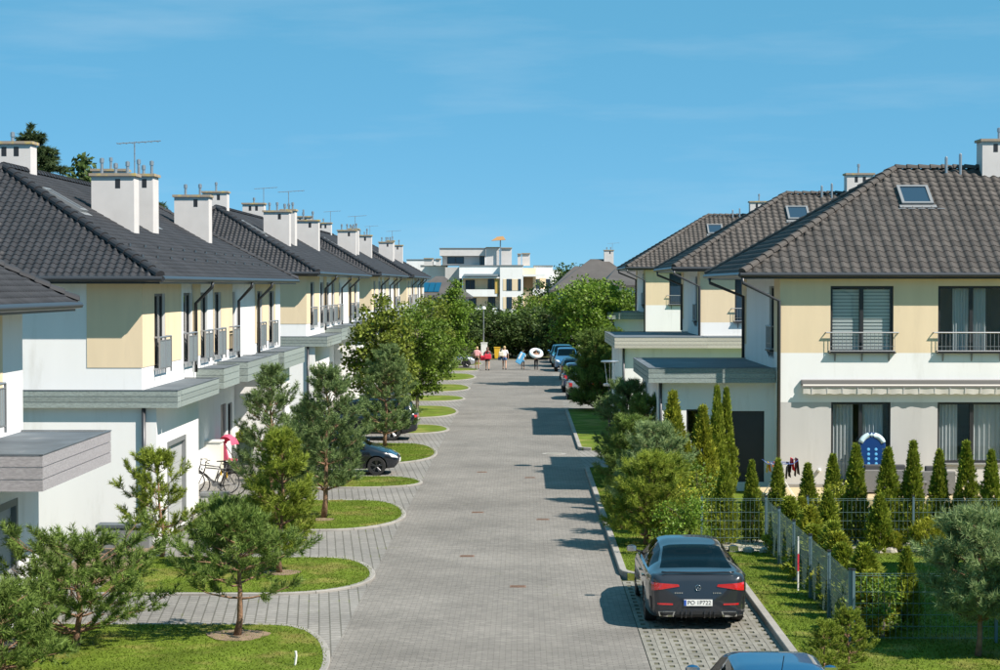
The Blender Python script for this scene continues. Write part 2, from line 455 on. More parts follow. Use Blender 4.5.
# ------------------------------------------------------------------ building elements
def wall(name, F, W, z0, z1, ops, m, parent, rev=0.16, d=0.0):
    us = sorted({0.0, W, *[o[0] for o in ops], *[o[1] for o in ops]})
    vs = sorted({z0, z1, *[o[2] for o in ops], *[o[3] for o in ops]})
    mb = MB()
    for i in range(len(us) - 1):
        for j in range(len(vs) - 1):
            cu, cv = (us[i] + us[i + 1]) / 2, (vs[j] + vs[j + 1]) / 2
            if any(o[0] < cu < o[1] and o[2] < cv < o[3] for o in ops): continue
            mb.add([F.p(us[i], vs[j], d), F.p(us[i + 1], vs[j], d), F.p(us[i + 1], vs[j + 1], d), F.p(us[i], vs[j + 1], d)], [(0, 1, 2, 3)])
    for (a, b, c, e) in ops:
        r = d - rev
        mb.add([F.p(a, c, d), F.p(a, c, r), F.p(a, e, r), F.p(a, e, d)], [(0, 1, 2, 3)])
        mb.add([F.p(b, c, d), F.p(b, e, d), F.p(b, e, r), F.p(b, c, r)], [(0, 1, 2, 3)])
        mb.add([F.p(a, e, d), F.p(a, e, r), F.p(b, e, r), F.p(b, e, d)], [(0, 1, 2, 3)])
        mb.add([F.p(a, c, d), F.p(b, c, d), F.p(b, c, r), F.p(a, c, r)], [(0, 1, 2, 3)])
    return build(name, mb, m, parent)

def window(parent, F, u0, u1, v0, v1, n=2, inset=0.07, fr=0.07, fm='frame_dark', inside='curtain', split=None, far=False, seed=0):
    """frame part with pane, curtain / blind and room lining as sub-parts"""
    r = random.Random(seed * 77 + int(u0 * 100))
    d0, d1 = -inset - 0.06, -inset
    mb = MB()
    F.box(mb, u0, u1, v0, v0 + fr, d0, d1); F.box(mb, u0, u1, v1 - fr, v1, d0, d1)
    F.box(mb, u0, u0 + fr, v0 + fr, v1 - fr, d0, d1); F.box(mb, u1 - fr, u1, v0 + fr, v1 - fr, d0, d1)
    cuts = split or [u0 + (u1 - u0) * k / n for k in range(1, n)]
    for c in cuts: F.box(mb, c - fr * 0.75, c + fr * 0.75, v0 + fr, v1 - fr, d0, d1 + 0.01)
    w = build('window', mb, fm, parent)
    edges = [u0 + fr] + [x for c in cuts for x in (c - fr * 0.75, c + fr * 0.75)] + [u1 - fr]
    for k in range(0, len(edges), 2):
        q = MB(); a, b = edges[k], edges[k + 1]
        if far:
            F.box(q, a, b, v0 + fr, v1 - fr, d0 + 0.02, d0 + 0.03)
            build('pane', q, 'window_tint', w)
            continue
        dd = d0 + 0.03
        q.add([F.p(a, v0 + fr, dd), F.p(b, v0 + fr, dd), F.p(b, v1 - fr, dd), F.p(a, v1 - fr, dd)], [(0, 1, 2, 3)])
        build('pane', q, 'glass', w)
        if inside == 'curtain':
            q = MB(); N = 26
            ca, cb = (a, a + (b - a) * r.uniform(0.45, 0.95)) if r.random() < 0.5 else (b - (b - a) * r.uniform(0.45, 0.95), b)
            pts = []
            for i in range(N + 1):
                t = i / N
                pts.append((ca + (cb - ca) * t, d0 - 0.14 + 0.035 * math.sin(t * 34 + k) + 0.015 * math.sin(t * 71)))
            vsx = [F.p(u, v0 + fr, d) for u, d in pts] + [F.p(u, v1 - fr, d) for u, d in pts]
            q.add(vsx, [(i, i + 1, N + 2 + i, N + 1 + i) for i in range(N)])
            build('curtain', q, 'curtain', w, smooth=True)
        elif inside == 'blind':
            h = 0.0; bands = int((v1 - v0 - 2 * fr) / 0.10)
            q = MB(); q2 = MB()
            for i in range(bands):
                z = v0 + fr + i * 0.10
                F.box(q, a + 0.01, b - 0.01, z + 0.034, z + 0.098, d0 - 0.05, d0 - 0.045)
                F.box(q2, a + 0.01, b - 0.01, z - 0.002, z + 0.034, d0 - 0.062, d0 - 0.06)
            build('blind', q, 'blind', w); build('blind_band', q2, 'blind_shade', w)
    if not far:
        q = MB(); dr = d0 - 1.6
        P = F.p
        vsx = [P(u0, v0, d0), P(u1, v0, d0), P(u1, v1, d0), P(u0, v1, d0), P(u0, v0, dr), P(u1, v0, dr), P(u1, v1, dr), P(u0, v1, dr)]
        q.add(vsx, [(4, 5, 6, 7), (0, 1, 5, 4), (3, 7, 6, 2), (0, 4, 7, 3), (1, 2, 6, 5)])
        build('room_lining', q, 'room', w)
    return w

def railing_bars(parent, F, u0, u1, v0, v1, d=0.10):
    """french balcony of thin bars"""
    mb = MB()
    mb.tube([F.p(u0 - 0.12, v1, 0.0), F.p(u0 - 0.12, v1, d), F.p(u1 + 0.12, v1, d), F.p(u1 + 0.12, v1, 0.0)], 0.022, 6)
    mb.tube([F.p(u0 - 0.02, v0, 0.0), F.p(u0 - 0.02, v0, d), F.p(u1 + 0.02, v0, d), F.p(u1 + 0.02, v0, 0.0)], 0.016, 6)
    rl = build('railing', mb, 'railing_metal', parent)
    b = MB(); n = int((u1 - u0) / 0.115)
    for i in range(n + 1):
        u = u0 + (u1 - u0) * i / n
        F.box(b, u - 0.006, u + 0.006, v0, v1, d - 0.006, d + 0.006)
    for z in (v0 + (v1 - v0) * 0.25,): F.box(b, u0, u1, z - 0.007, z + 0.007, d - 0.012, d + 0.012)
    build('railing_bars', b, 'railing_metal', rl)
    s = MB(); F.box(s, u0 - 0.04, u1 + 0.04, v0 - 0.07, v0 - 0.03, 0.0, d + 0.03)
    build('sill', s, 'frame_dark', rl)
    for t in (0.08, 0.5, 0.92):
        u = u0 + (u1 - u0) * t
        k = MB(); k.add([F.p(u - 0.02, v0 - 0.07, 0), F.p(u + 0.02, v0 - 0.07, 0), F.p(u + 0.02, v0 - 0.30, 0), F.p(u - 0.02, v0 - 0.30, 0),
                         F.p(u - 0.02, v0 - 0.07, d), F.p(u + 0.02, v0 - 0.07, d)], [(0, 1, 5, 4), (3, 4, 5, 2), (0, 4, 3), (1, 2, 5)])
        build('bracket', k, 'frame_grey', rl)
    return rl

def railing_panel(parent, F, u0, u1, v0, v1, d=0.15):
    mb = MB()
    mb.tube([F.p(u0, v1, 0.0), F.p(u0, v1, d), F.p(u1, v1, d), F.p(u1, v1, 0.0)], 0.025, 6)
    for u in (u0, (u0 + u1) / 2, u1): F.box(mb, u - 0.02, u + 0.02, v0 - 0.12, v1, d - 0.02, d + 0.02)
    for u in (u0, u1): F.box(mb, u - 0.015, u + 0.015, v0 - 0.02, v0 + 0.02, 0, d)
    rl = build('railing', mb, 'railing_metal', parent)
    n = max(5, int((u1 - u0) / 0.16))
    for k in range(n):
        a = u0 + 0.03 + (u1 - u0 - 0.06) * k / n; b = u0 + 0.03 + (u1 - u0 - 0.06) * (k + 1) / n - 0.05
        q = MB(); F.box(q, a, b, v0 + 0.02, v1 - 0.10, d - 0.006, d + 0.006); build('slat', q, 'railing_panel', rl)
    q = MB(); F.box(q, u0, u1, v0 - 0.01, v0 + 0.018, d - 0.012, d + 0.012); F.box(q, u0, u1, v1 - 0.099, v1 - 0.075, d - 0.012, d + 0.012); build('rail', q, 'railing_metal', rl)
    return rl

# ---- roof tiles
TW, TC, TL = 0.29, 0.31, 0.37
PT = (0.0, 0.16, 0.34, 0.52, 0.70, 0.86, 1.0)
PH = (0.002, 0.034, 0.047, 0.034, 0.002, -0.008, -0.002)
def tile_template():
    vs = [(TW * t, 0.0, h + 0.026) for t, h in zip(PT, PH)] + [(TW * t, TL, h + 0.006) for t, h in zip(PT, PH)] + [(TW * t, 0.004, h + 0.004) for t, h in zip(PT, PH)]
    fs = [(i, i + 1, 8 + i, 7 + i) for i in range(6)] + [(14 + i, 15 + i, 1 + i, i) for i in range(6)]
    return vs, fs
TILE_V, TILE_F = tile_template()
TILE_A = np.array(TILE_V)
TILE_FA = np.array(TILE_F)
TILE_ME = {}
def tile_me(m):
    if m not in TILE_ME:
        me = bpy.data.meshes.new('tile'); me.from_pydata(TILE_V, [], TILE_F); me.materials.append(MATS[m]); me.update(); TILE_ME[m] = me
    return TILE_ME[m]
CAP_ME = {}
def cap_me(m):
    if m not in CAP_ME:
        mb = MB(); n = 7
        for (y, r) in ((0.0, 0.125), (0.02, 0.128), (0.42, 0.105)):
            for i in range(n):
                t = math.pi * (i / (n - 1)) ; mb.v.append((math.cos(t) * r * 1.1, y, math.sin(t) * r - 0.035 + (0.02 if y < 0.1 else 0)))
        for k in range(2):
            for i in range(n - 1): mb.f.append((k * n + i + 1, k * n + i, (k + 1) * n + i, (k + 1) * n + i + 1))
        mb.f.append(tuple(range(n)))
        me = bpy.data.meshes.new('ridge_tile'); me.from_pydata(mb.v, [], mb.f); me.materials.append(MATS[m]); me.update(); CAP_ME[m] = me
    return CAP_ME[m]

def px_of(p):
    return (VPX + FPX * p[0] / max(p[1], 0.1), VPY - FPX * (p[2] - CAM_H) / max(p[1], 0.1))

def hip_roof(parent, x0, x1, y0, y1, ze, pitch, tm, single=0, world=(0, 0, 0), planes='frbl', ts=1.0):
    c, s = math.cos(R(pitch)), math.sin(R(pitch))
    Lx, Ly = x1 - x0, y1 - y0
    half = min(Lx, Ly) / 2
    rise = half * s / c; T = half / c
    if Ly >= Lx: ra, rb = (x0 + half, y0 + half), (x0 + half, y1 - half)
    else: ra, rb = (x0 + half, y0 + half), (x1 - half, y0 + half)
    zr = ze + rise
    A, B, C, D = (x0, y0, ze), (x1, y0, ze), (x1, y1, ze), (x0, y1, ze)
    P, Q = (*ra, zr), (*rb, zr)
    mb = MB(); mb.v = [A, B, C, D, P, Q]
    mb.f = [(0, 1, 4), (1, 2, 5, 4), (2, 3, 5), (3, 0, 4, 5)] if Ly >= Lx else [(0, 1, 5, 4), (1, 2, 5), (2, 3, 4, 5), (3, 0, 4)]
    roof = build('roof', mb, 'roof_deck', parent)
    pl = {'f': (A, (1, 0, 0), (0, c, s), Lx), 'r': (B, (0, 1, 0), (-c, 0, s), Ly), 'b': (C, (-1, 0, 0), (0, -c, s), Lx), 'l': (D, (0, -1, 0), (c, 0, s), Ly)}
    tw, tcs, tl = TW * ts, TC * ts, TL * ts
    TA = TILE_A * np.array([ts, ts, 0.5 + 0.5 * ts])
    batch = []; singles = []
    rows = int(T / tcs) + 1
    for key in planes:
        O, U, S, L = [np.array(q, float) if not np.isscalar(q) else q for q in pl[key]]
        N = np.cross(U, S)
        for r in range(rows):
            v0 = r * tcs - 0.05
            if v0 > T - 0.08: continue
            off = 0.0
            lo, hi = max(0, v0) * c, L - max(0, v0) * c
            k0 = int(math.floor((lo - off) / tw)); k1 = int(math.ceil((hi - off) / tw))
            for k in range(k0, k1):
                u0 = off + k * tw
                t = TA.copy(); t[:, 0] += u0; t[:, 1] = np.minimum(t[:, 1] + v0, T)
                vv = np.maximum(t[:, 1], 0)
                l_ = vv * c; h_ = L - vv * c
                cl = np.clip(t[:, 0], np.minimum(l_, h_), np.maximum(l_, h_))
                whole = np.abs(cl - t[:, 0]).max() < 1e-6 and v0 + tl < T
                if whole and single and (key in 'fr' if Ly >= Lx else key in 'fl'):
                    wp = O + U * u0 + S * v0 + N * 0.0
                    q = px_of(wp + np.array(world))
                    if -5 < q[0] < 1005 and -5 < q[1] < 675:
                        facing = -float(np.dot(N, (wp + np.array(world)) - np.array((0, 0, CAM_H)))) / float(np.linalg.norm(wp + np.array(world))) ** 3
                        singles.append((facing, u0, v0, O, U, S, N)); continue
                t[:, 0] = cl
                if cl.max() - cl.min() < 0.45 * tw: continue
                batch.append(O + np.outer(t[:, 0], U) + np.outer(t[:, 1], S) + np.outer(t[:, 2], N))
    singles.sort(key=lambda q: -q[0])
    for q in singles[single:]:
        _, u0, v0, O, U, S, N = q
        t = TA.copy(); t[:, 0] += u0; t[:, 1] += v0
        batch.append(O + np.outer(t[:, 0], U) + np.outer(t[:, 1], S) + np.outer(t[:, 2], N))
    me0 = tile_me(tm)
    for q in singles[:single]:
        _, u0, v0, O, U, S, N = q
        p = O + U * u0 + S * v0
        o = bpy.data.objects.new('roof_tile', me0); col.objects.link(o); o.parent = roof
        M = Matrix(((U[0], S[0], N[0], p[0]), (U[1], S[1], N[1], p[1]), (U[2], S[2], N[2], p[2]), (0, 0, 0, 1))) @ Matrix.Diagonal((ts, ts, 0.5 + 0.5 * ts, 1))
        o.matrix_local = M
    if batch:
        V = np.concatenate(batch); nb = len(batch)
        F_ = (np.arange(nb)[:, None, None] * 21 + TILE_FA[None]).reshape(-1, 4)
        me = bpy.data.meshes.new('roof_tiles')
        me.vertices.add(len(V)); me.loops.add(len(F_) * 4); me.polygons.add(len(F_))
        me.vertices.foreach_set('co', V.astype(np.float32).ravel())
        me.loops.foreach_set('vertex_index', F_.astype(np.int32).ravel())
        me.polygons.foreach_set('loop_start', np.arange(0, len(F_) * 4, 4, dtype=np.int32))
        me.update(calc_edges=True)
        o = mesh_obj('roof_tiles', me, tm, roof); o['kind'] = 'stuff'
    # hip and ridge caps
    cm = cap_me(tm); jb = MB()
    lines = [(A, P), (B, P if Ly >= Lx else Q), (C, Q), (D, Q if Ly >= Lx else P), (P, Q)]
    for li, (a, b) in enumerate(lines):
        a, b = Vector(a), Vector(b); d = (b - a); ln = d.length; d.normalize()
        x = d.cross(Vector((0, 0, 1))).normalized(); up = x.cross(d).normalized()
        n = int(ln / 0.36)
        for i in range(n):
            p = a + d * (i * ln / n) + up * 0.05
            M = Matrix(((x.x, d.x, up.x, p.x), (x.y, d.y, up.y, p.y), (x.z, d.z, up.z, p.z), (0, 0, 0, 1)))
            if single and li in (0, 1, 4) and n < 90:
                o = bpy.data.objects.new('ridge_tile', cm); col.objects.link(o); o.parent = roof; o.matrix_local = M
            else:
                jb.add([M @ v.co for v in cm.vertices], [tuple(f.vertices) for f in cm.polygons])
    if jb.v:
        o = build('ridge_tiles', jb, tm, roof); o['kind'] = 'stuff'
    # gutters, fascia, soffit
    g = MB()
    e = 0.075
    for a, b in (((x0 - e, y0 - e), (x1 + e, y0 - e)), ((x1 + e, y0 - e), (x1 + e, y1 + e)), ((x1 + e, y1 + e), (x0 - e, y1 + e)), ((x0 - e, y1 + e), (x0 - e, y0 - e))):
        g.tube([(a[0], a[1], ze - 0.05), (b[0], b[1], ze - 0.05)], 0.07, 8)
    build('gutter', g, 'gutter_metal', parent, smooth=True, auto=50)
    f = MB()
    f.box(x0, x1, y0, y0 + 0.03, ze - 0.17, ze - 0.015); f.box(x0, x1, y1 - 0.03, y1, ze - 0.17, ze - 0.015)
    f.box(x0, x0 + 0.03, y0 + 0.03, y1 - 0.03, ze - 0.17, ze - 0.015); f.box(x1 - 0.03, x1, y0 + 0.03, y1 - 0.03, ze - 0.17, ze - 0.015)
    build('fascia', f, 'gutter_metal', parent)
    so = MB(); so.add([(x0 + 0.03, y0 + 0.03, ze - 0.15), (x1 - 0.03, y0 + 0.03, ze - 0.15), (x1 - 0.03, y1 - 0.03, ze - 0.15), (x0 + 0.03, y1 - 0.03, ze - 0.15)], [(0, 3, 2, 1)])
    build('soffit', so, 'soffit', parent)
    return roof

def chimney(parent, x0, x1, y0, y1, z0, z1, pipes=2, seed=0, antenna=None, slots=1):
    r = random.Random(seed)
    mb = MB(); mb.box(x0, x1, y0, y1, z0, z1)
    ch = build('chimney', mb, 'chimney_plaster', parent)
    c = MB(); c.box(x0 - 0.06, x1 + 0.06, y0 - 0.06, y1 + 0.06, z1, z1 + 0.08)
    build('cap', c, 'lichen_cap', ch)
    for k in range(slots):
        v = MB(); xc = x0 + (x1 - x0) * (0.62 if slots == 1 else 0.35 + 0.3 * k)
        v.box(xc - 0.07, xc + 0.07, y0 - 0.004, y0 + 0.05, z1 - 0.34, z1 - 0.08)
        build('vent_slot', v, 'frame_dark', ch)
    fl = MB(); fl.box(x0 - 0.05, x1 + 0.05, y0 - 0.05, y1 + 0.05, z0, z0 + 0.25)
    for k in range(pipes):
        x = x0 + (x1 - x0) * (k + 0.7) / (pipes + 0.4); y = (y0 + y1) / 2 + r.uniform(-0.15, 0.15); h = r.uniform(0.2, 0.42)
        p = MB(); p.lathe([(0.045, z1 + 0.08), (0.045, z1 + 0.08 + h), (0.0, z1 + 0.08 + h)], 8, (x, y, 0))
        p.lathe([(0.065, z1 + h), (0.065, z1 + 0.08 + h + 0.04), (0.0, z1 + h + 0.15)], 8, (x, y, 0))
        build('flue', p, 'zinc', ch, smooth=True, auto=40)
    if antenna:
        a = MB(); xa, ya = x1 - 0.1, y1 - 0.1; zt = z1 + antenna
        a.tube([(xa, ya, z1), (xa, ya, zt)], 0.018, 5)
        a.tube([(xa - 0.5, ya, zt - 0.05), (xa + 0.75, ya, zt + 0.03)], 0.012, 4)
        for k in range(7):
            x = xa - 0.45 + k * 0.18
            a.tube([(x, ya - 0.3, zt - 0.05 + k * 0.01), (x, ya + 0.3, zt - 0.05 + k * 0.01)], 0.007, 4)
        build('antenna', a, 'railing_metal', ch)
    return ch

def skylight(parent, O, U, S, N, w=0.78, h=1.0):
    O, U, S, N = map(Vector, (O, U, S, N))
    def P(u, v, d): return O + U * u + S * v + N * d
    def bx(mb, u0, u1, v0, v1, d0, d1):
        mb.add([P(u0, v0, d0), P(u1, v0, d0), P(u1, v1, d0), P(u0, v1, d0), P(u0, v0, d1), P(u1, v0, d1), P(u1, v1, d1), P(u0, v1, d1)],
               [(0, 3, 2, 1), (4, 5, 6, 7), (0, 1, 5, 4), (1, 2, 6, 5), (2, 3, 7, 6), (3, 0, 4, 7)])
    mb = MB(); f = 0.09
    bx(mb, 0, w, 0, f, 0.0, 0.13); bx(mb, 0, w, h - f, h, 0.0, 0.13); bx(mb, 0, f, f, h - f, 0.0, 0.13); bx(mb, w - f, w, f, h - f, 0.0, 0.13)
    bx(mb, -0.08, w + 0.08, -0.16, 0.0, 0.02, 0.06)
    s = build('roof_window', mb, 'frame_grey', parent)
    q = MB(); bx(q, f, w - f, f, h - f, 0.08, 0.10)
    build('pane', q, 'window_tint', s)
    return s

def board_ring(parent, name, x0, x1, y0, y1, zt, zb, sides, m, soffit=None, n=3):
    """flat canopy: core, membrane top, n boards on each exposed side; sides among 'frbl' (near, +x, far, -x)"""
    mb = MB(); t = 0.03
    mb.box(x0 + t, x1 - t, y0 + t, y1 - t, zb + 0.015, zt - 0.03)
    c = build(name, mb, soffit or 'white_plaster', parent)
    q = MB(); q.box(x0 + t, x1 - t, y0 + t, y1 - t, zt - 0.029, zt - 0.012)
    build('membrane', q, 'membrane', c)
    h = (zt - zb) / n
    for k in range(n):
        a, b = zb + k * h + 0.008, zb + (k + 1) * h - 0.008
        for s in sides:
            q = MB()
            if s == 'f': q.box(x0, x1, y0, y0 + t - 0.002, a, b)
            if s == 'b': q.box(x0, x1, y1 - t + 0.002, y1, a, b)
            if s == 'r': q.box(x1 - t + 0.002, x1, y0 + t, y1 - t, a, b)
            if s == 'l': q.box(x0, x0 + t - 0.002, y0 + t, y1 - t, a, b)
            o = build('board', q, m, c)
    for s in sides:      # zinc drip edge over the boards
        q = MB()
        if s == 'f': q.box(x0 - 0.012, x1 + 0.012, y0 - 0.012, y0 + 0.06, zt, zt + 0.018)
        if s == 'b': q.box(x0 - 0.012, x1 + 0.012, y1 - 0.06, y1 + 0.012, zt, zt + 0.018)
        if s == 'r': q.box(x1 - 0.06, x1 + 0.012, y0 + 0.062, y1 - 0.062, zt, zt + 0.017)
        if s == 'l': q.box(x0 - 0.012, x0 + 0.06, y0 + 0.062, y1 - 0.062, zt, zt + 0.017)
        build('drip_edge', q, 'membrane', c)
    return c

def quad_panel(parent, name, F, u0, u1, v0, v1, d, m):
    q = MB(); F.box(q, u0, u1, v0, v1, 0.0, d)
    return build(name, q, m, parent)

# ------------------------------------------------------------------ houses of the row with gardens towards the street (ridge along the street)
ROW_WIN = [(1.6, 3.1), (5.9, 7.2), (8.7, 10.0), (11.2, 12.5), (14.2, 15.5), (20.7, 22.0), (23.9, 25.4)]
ROW_BEIGE = [(0.0, 5.5), (7.3, 8.7), (11.0, 14.9), (20.2, 25.8)]
def row_house(label, X, Y, ze=6.5, zs=3.85, single=0, wood='grey_wood', far=False, group='white and beige houses in the row with street canopies', seed=1, chim=True, reach=0.95, ov=0.55):
    L, W = 27.3, 9.2
    h = thing('row_house', label, 'house', (X, Y, 0), 0, group)
    st = Fr((0, 0, 0), (0, 1, 0), (1, 0, 0)); nf = Fr((-W, 0, 0), (1, 0, 0), (0, -1, 0))
    bk = Fr((0, L, 0), (-1, 0, 0), (0, 1, 0)); le = Fr((-W, L, 0), (0, -1, 0), (-1, 0, 0))
    zt = ze - 0.12; zg = zs - 0.55
    wz0, wz1 = zs + 0.28, ze - 0.42
    ops = [(a, b, wz0, wz1) for a, b in ROW_WIN]
    wall('wall', st, L, zg, zt, ops, 'white_plaster', h)
    wall('wall', nf, W, -0.1, zt, [], 'white_plaster', h)
    wall('wall', bk, W, -0.1, zt, [], 'white_plaster', h)
    wall('wall', le, L, -0.1, zt, [], 'white_plaster', h)
    # beige fields, cut round the windows
    for (a, b) in ROW_BEIGE:
        cuts = [w for w in ROW_WIN if w[0] > a - 0.01 and w[1] < b + 0.01]
        zb = zs + 0.42
        F2 = Fr(st.p(a, 0, 0), st.u, st.n)
        op = [(c - a, d - a, max(wz0, zb), wz1) for c, d in cuts]
        wall('rendered_field', F2, b - a, zb, zt, op, 'beige_plaster', h, rev=0.012, d=0.012)
    Fn = Fr(nf.p(W - 1.35, 0, 0), nf.u, nf.n)
    wall('rendered_field', Fn, 1.35 + 0.012, zs + 0.42, zt, [], 'beige_plaster', h, rev=0.012, d=0.012)
    for i, (a, b) in enumerate(ROW_WIN):
        window(h, st, a, b, wz0, wz1, 2 if i in (0, 4) else 1, far=far, seed=seed + i, inside='curtain' if i % 3 else 'none')
        railing_panel(h, st, a - 0.05, b + 0.05, wz0 + 0.04, wz0 + 0.84)
    # ground floor behind the garages, set back
    rec = Fr((-0.85, 0, 0), (0, 1, 0), (1, 0, 0))
    gd = [(9.4, 10.6, 0.05, 2.25), (17.9, 19.1, 0.05, 2.25), (6.9, 7.9, 0.9, 2.2), (19.5, 20.5, 0.9, 2.2)]
    wall('ground_floor_wall', rec, L, -0.1, zg, gd, 'white_plaster', h)
    for k, (a, b, c, d) in enumerate(gd):
        if k < 2:
            q = MB(); rec.box(q, a, b, c, d, -0.12, -0.07); o = build('door', q, 'door_dark', h)
            q = MB(); rec.box(q, a + 0.08, a + 0.11, 0.9, 1.5, -0.07, -0.03); build('handle', q, 'zinc', o)
        else: window(h, rec, a, b, c, d, 1, far=far, seed=seed + 20 + k, inside='curtain')
    sf = MB(); sf.add([(-0.85, 0, zg), (0, 0, zg), (0, L, zg), (-0.85, L, zg)], [(0, 3, 2, 1)])
    build('overhang', sf, 'white_plaster', h)
    # garage blocks with canopies
    for gi, (a, b, wrap) in enumerate(((-0.25, 5.9, True), (21.1, 26.9, False))):
        F = Fr((0.4, a, 0), (0, 1, 0), (1, 0, 0))
        dw = (1.5, 4.0) if gi != 1 else (1.6, 4.1)
        wall('garage_wall', F, b - a, -0.1, zg + 0.02, [(dw[0], dw[1], 0.02, 2.25)], 'white_plaster', h, rev=0.14)
        q = MB(); q.add([(-0.85, b, -0.1), (0.4, b, -0.1), (0.4, b, zg + 0.02), (-0.85, b, zg + 0.02)], [(0, 3, 2, 1)])
        build('garage_wall', q, 'white_plaster', h)
        q = MB()
        q.add([(-W if wrap else -0.85, a, -0.1), (0.4, a, -0.1), (0.4, a, zg + 0.02), (-W if wrap else -0.85, a, zg + 0.02)], [(0, 1, 2, 3)])
        if wrap: q.add([(-W, a, zg), (0, a, zg), (0, 0, zg), (-W, 0, zg)], [(0, 1, 2, 3)])
        build('garage_wall', q, 'white_plaster', h)
        gdo = None
        n = 4
        for k in range(n):
            q = MB(); z0 = 0.03 + k * 2.2 / n
            F.box(q, dw[0] + 0.03, dw[1] - 0.03, z0, z0 + 2.2 / n - 0.012, -0.12, -0.085)
            o = build('garage_door' if k == 0 else 'door_panel', q, 'garage_grey', h if k == 0 else gdo)
            if k == 0: gdo = o
        q = MB(); F.box(q, dw[0] - 0.1, dw[0] + 0.03, 0.03, 2.35, -0.09, 0.015); F.box(q, dw[1] - 0.03, dw[1] + 0.1, 0.03, 2.35, -0.09, 0.015); F.box(q, dw[0] + 0.03, dw[1] - 0.03, 2.22, 2.35, -0.09, 0.015)
        build('door_frame', q, 'frame_grey', gdo)
        if wrap:
            board_ring(h, 'canopy', -W - 0.3, reach, a - 0.17, 0.12, zs - 0.12, zg, 'frl', wood)
            board_ring(h, 'canopy', -0.2, reach, 0.121, b + 0.15, zs - 0.12, zg, 'rb', wood)
        else:
            board_ring(h, 'canopy', -0.05, reach, a - 0.3 + (reach - 0.95) * 1.2, b + 0.3, zs + 0.10, zg + 0.03, 'frb', wood)
    board_ring(h, 'canopy', -0.05, 0.95, 11.7, 17.3, zs + 0.10, zg + 0.04, 'frb', wood)
    board_ring(h, 'canopy', -0.05, 0.80, 7.9, 11.0, zs + 0.06, zg + 0.03, 'frb', wood)
    board_ring(h, 'canopy', -0.05, 0.80, 17.95, 20.4, zs + 0.06, zg + 0.03, 'frb', wood)
    # roof
    roof = hip_roof(h, -W - ov, ov, -ov, L + ov, ze, 29.8, 'tile_dark', single, (X, Y, 0), ts=0.7)
    if chim:
        c_, s_ = math.cos(R(29.8)), math.sin(R(29.8))
        rz = lambda x: ze + (ov - x) * s_ / c_
        chimney(h, -2.75, -1.55, 6.9, 7.6, rz(-1.3) - 0.1, ze + 2.85, 3, seed, 1.0 if seed % 2 else None)
        chimney(h, -2.40, -1.72, 10.6, 11.5, rz(-1.3), ze + 3.05, 3, seed + 1)
        chimney(h, -2.75, -1.55, 19.9, 20.6, rz(-1.3) - 0.1, ze + 2.85, 2, seed + 2)
        chimney(h, -5.6, -4.45, 6.9, 7.6, rz(-4.2) - 0.8, ze + 3.75, 1, seed + 3, slots=2)
        chimney(h, -5.6, -4.45, 19.9, 20.6, rz(-4.2) - 0.8, ze + 3.75, 1, seed + 4, 0.9 if seed % 3 == 0 else None, slots=2)
        for (yy, v) in ((3.9, 3.4), (13.2, 3.2), (23.0, 3.3)):
            skylight(roof, (ov - v * c_, yy, ze + v * s_ + 0.0), (0, 1, 0), (-c_, 0, s_), (s_, 0, c_), 0.78, 1.2)
        for i in range(26 if not far else 0):   # snow guards
            yy = 1.2 + i; v = 0.9 + (i % 2) * 0.6
            q = MB(); x = ov - v * c_; z = ze + v * s_ + 0.05
            q.box(x - 0.02, x + 0.02, yy, yy + 0.22, z, z + 0.07); build('snow_guard', q, 'gutter_metal', roof)
    # downpipes
    for (yy, dy) in ((7.1, 0.35), (15.1, 0.7), (20.1, 0.5)):
        q = MB(); q.tube([(ov + 0.07, yy, ze - 0.12), (ov + 0.05, yy, ze - 0.26), (0.08, yy + dy, ze - 0.72), (0.08, yy + dy, zs - 0.02)], 0.05, 7)
        build('downpipe', q, 'gutter_metal', h, smooth=True)
    q = MB(); q.tube([(0.1, -0.32, zg), (0.1, -0.32, 0.0)], 0.05, 7); build('downpipe', q, 'gutter_metal', h, smooth=True)
    q = MB(); q.tube([(-0.78, 12.6, zg), (-0.78, 12.6, 0.0)], 0.05, 7); build('downpipe', q, 'gutter_metal', h, smooth=True)
    return h

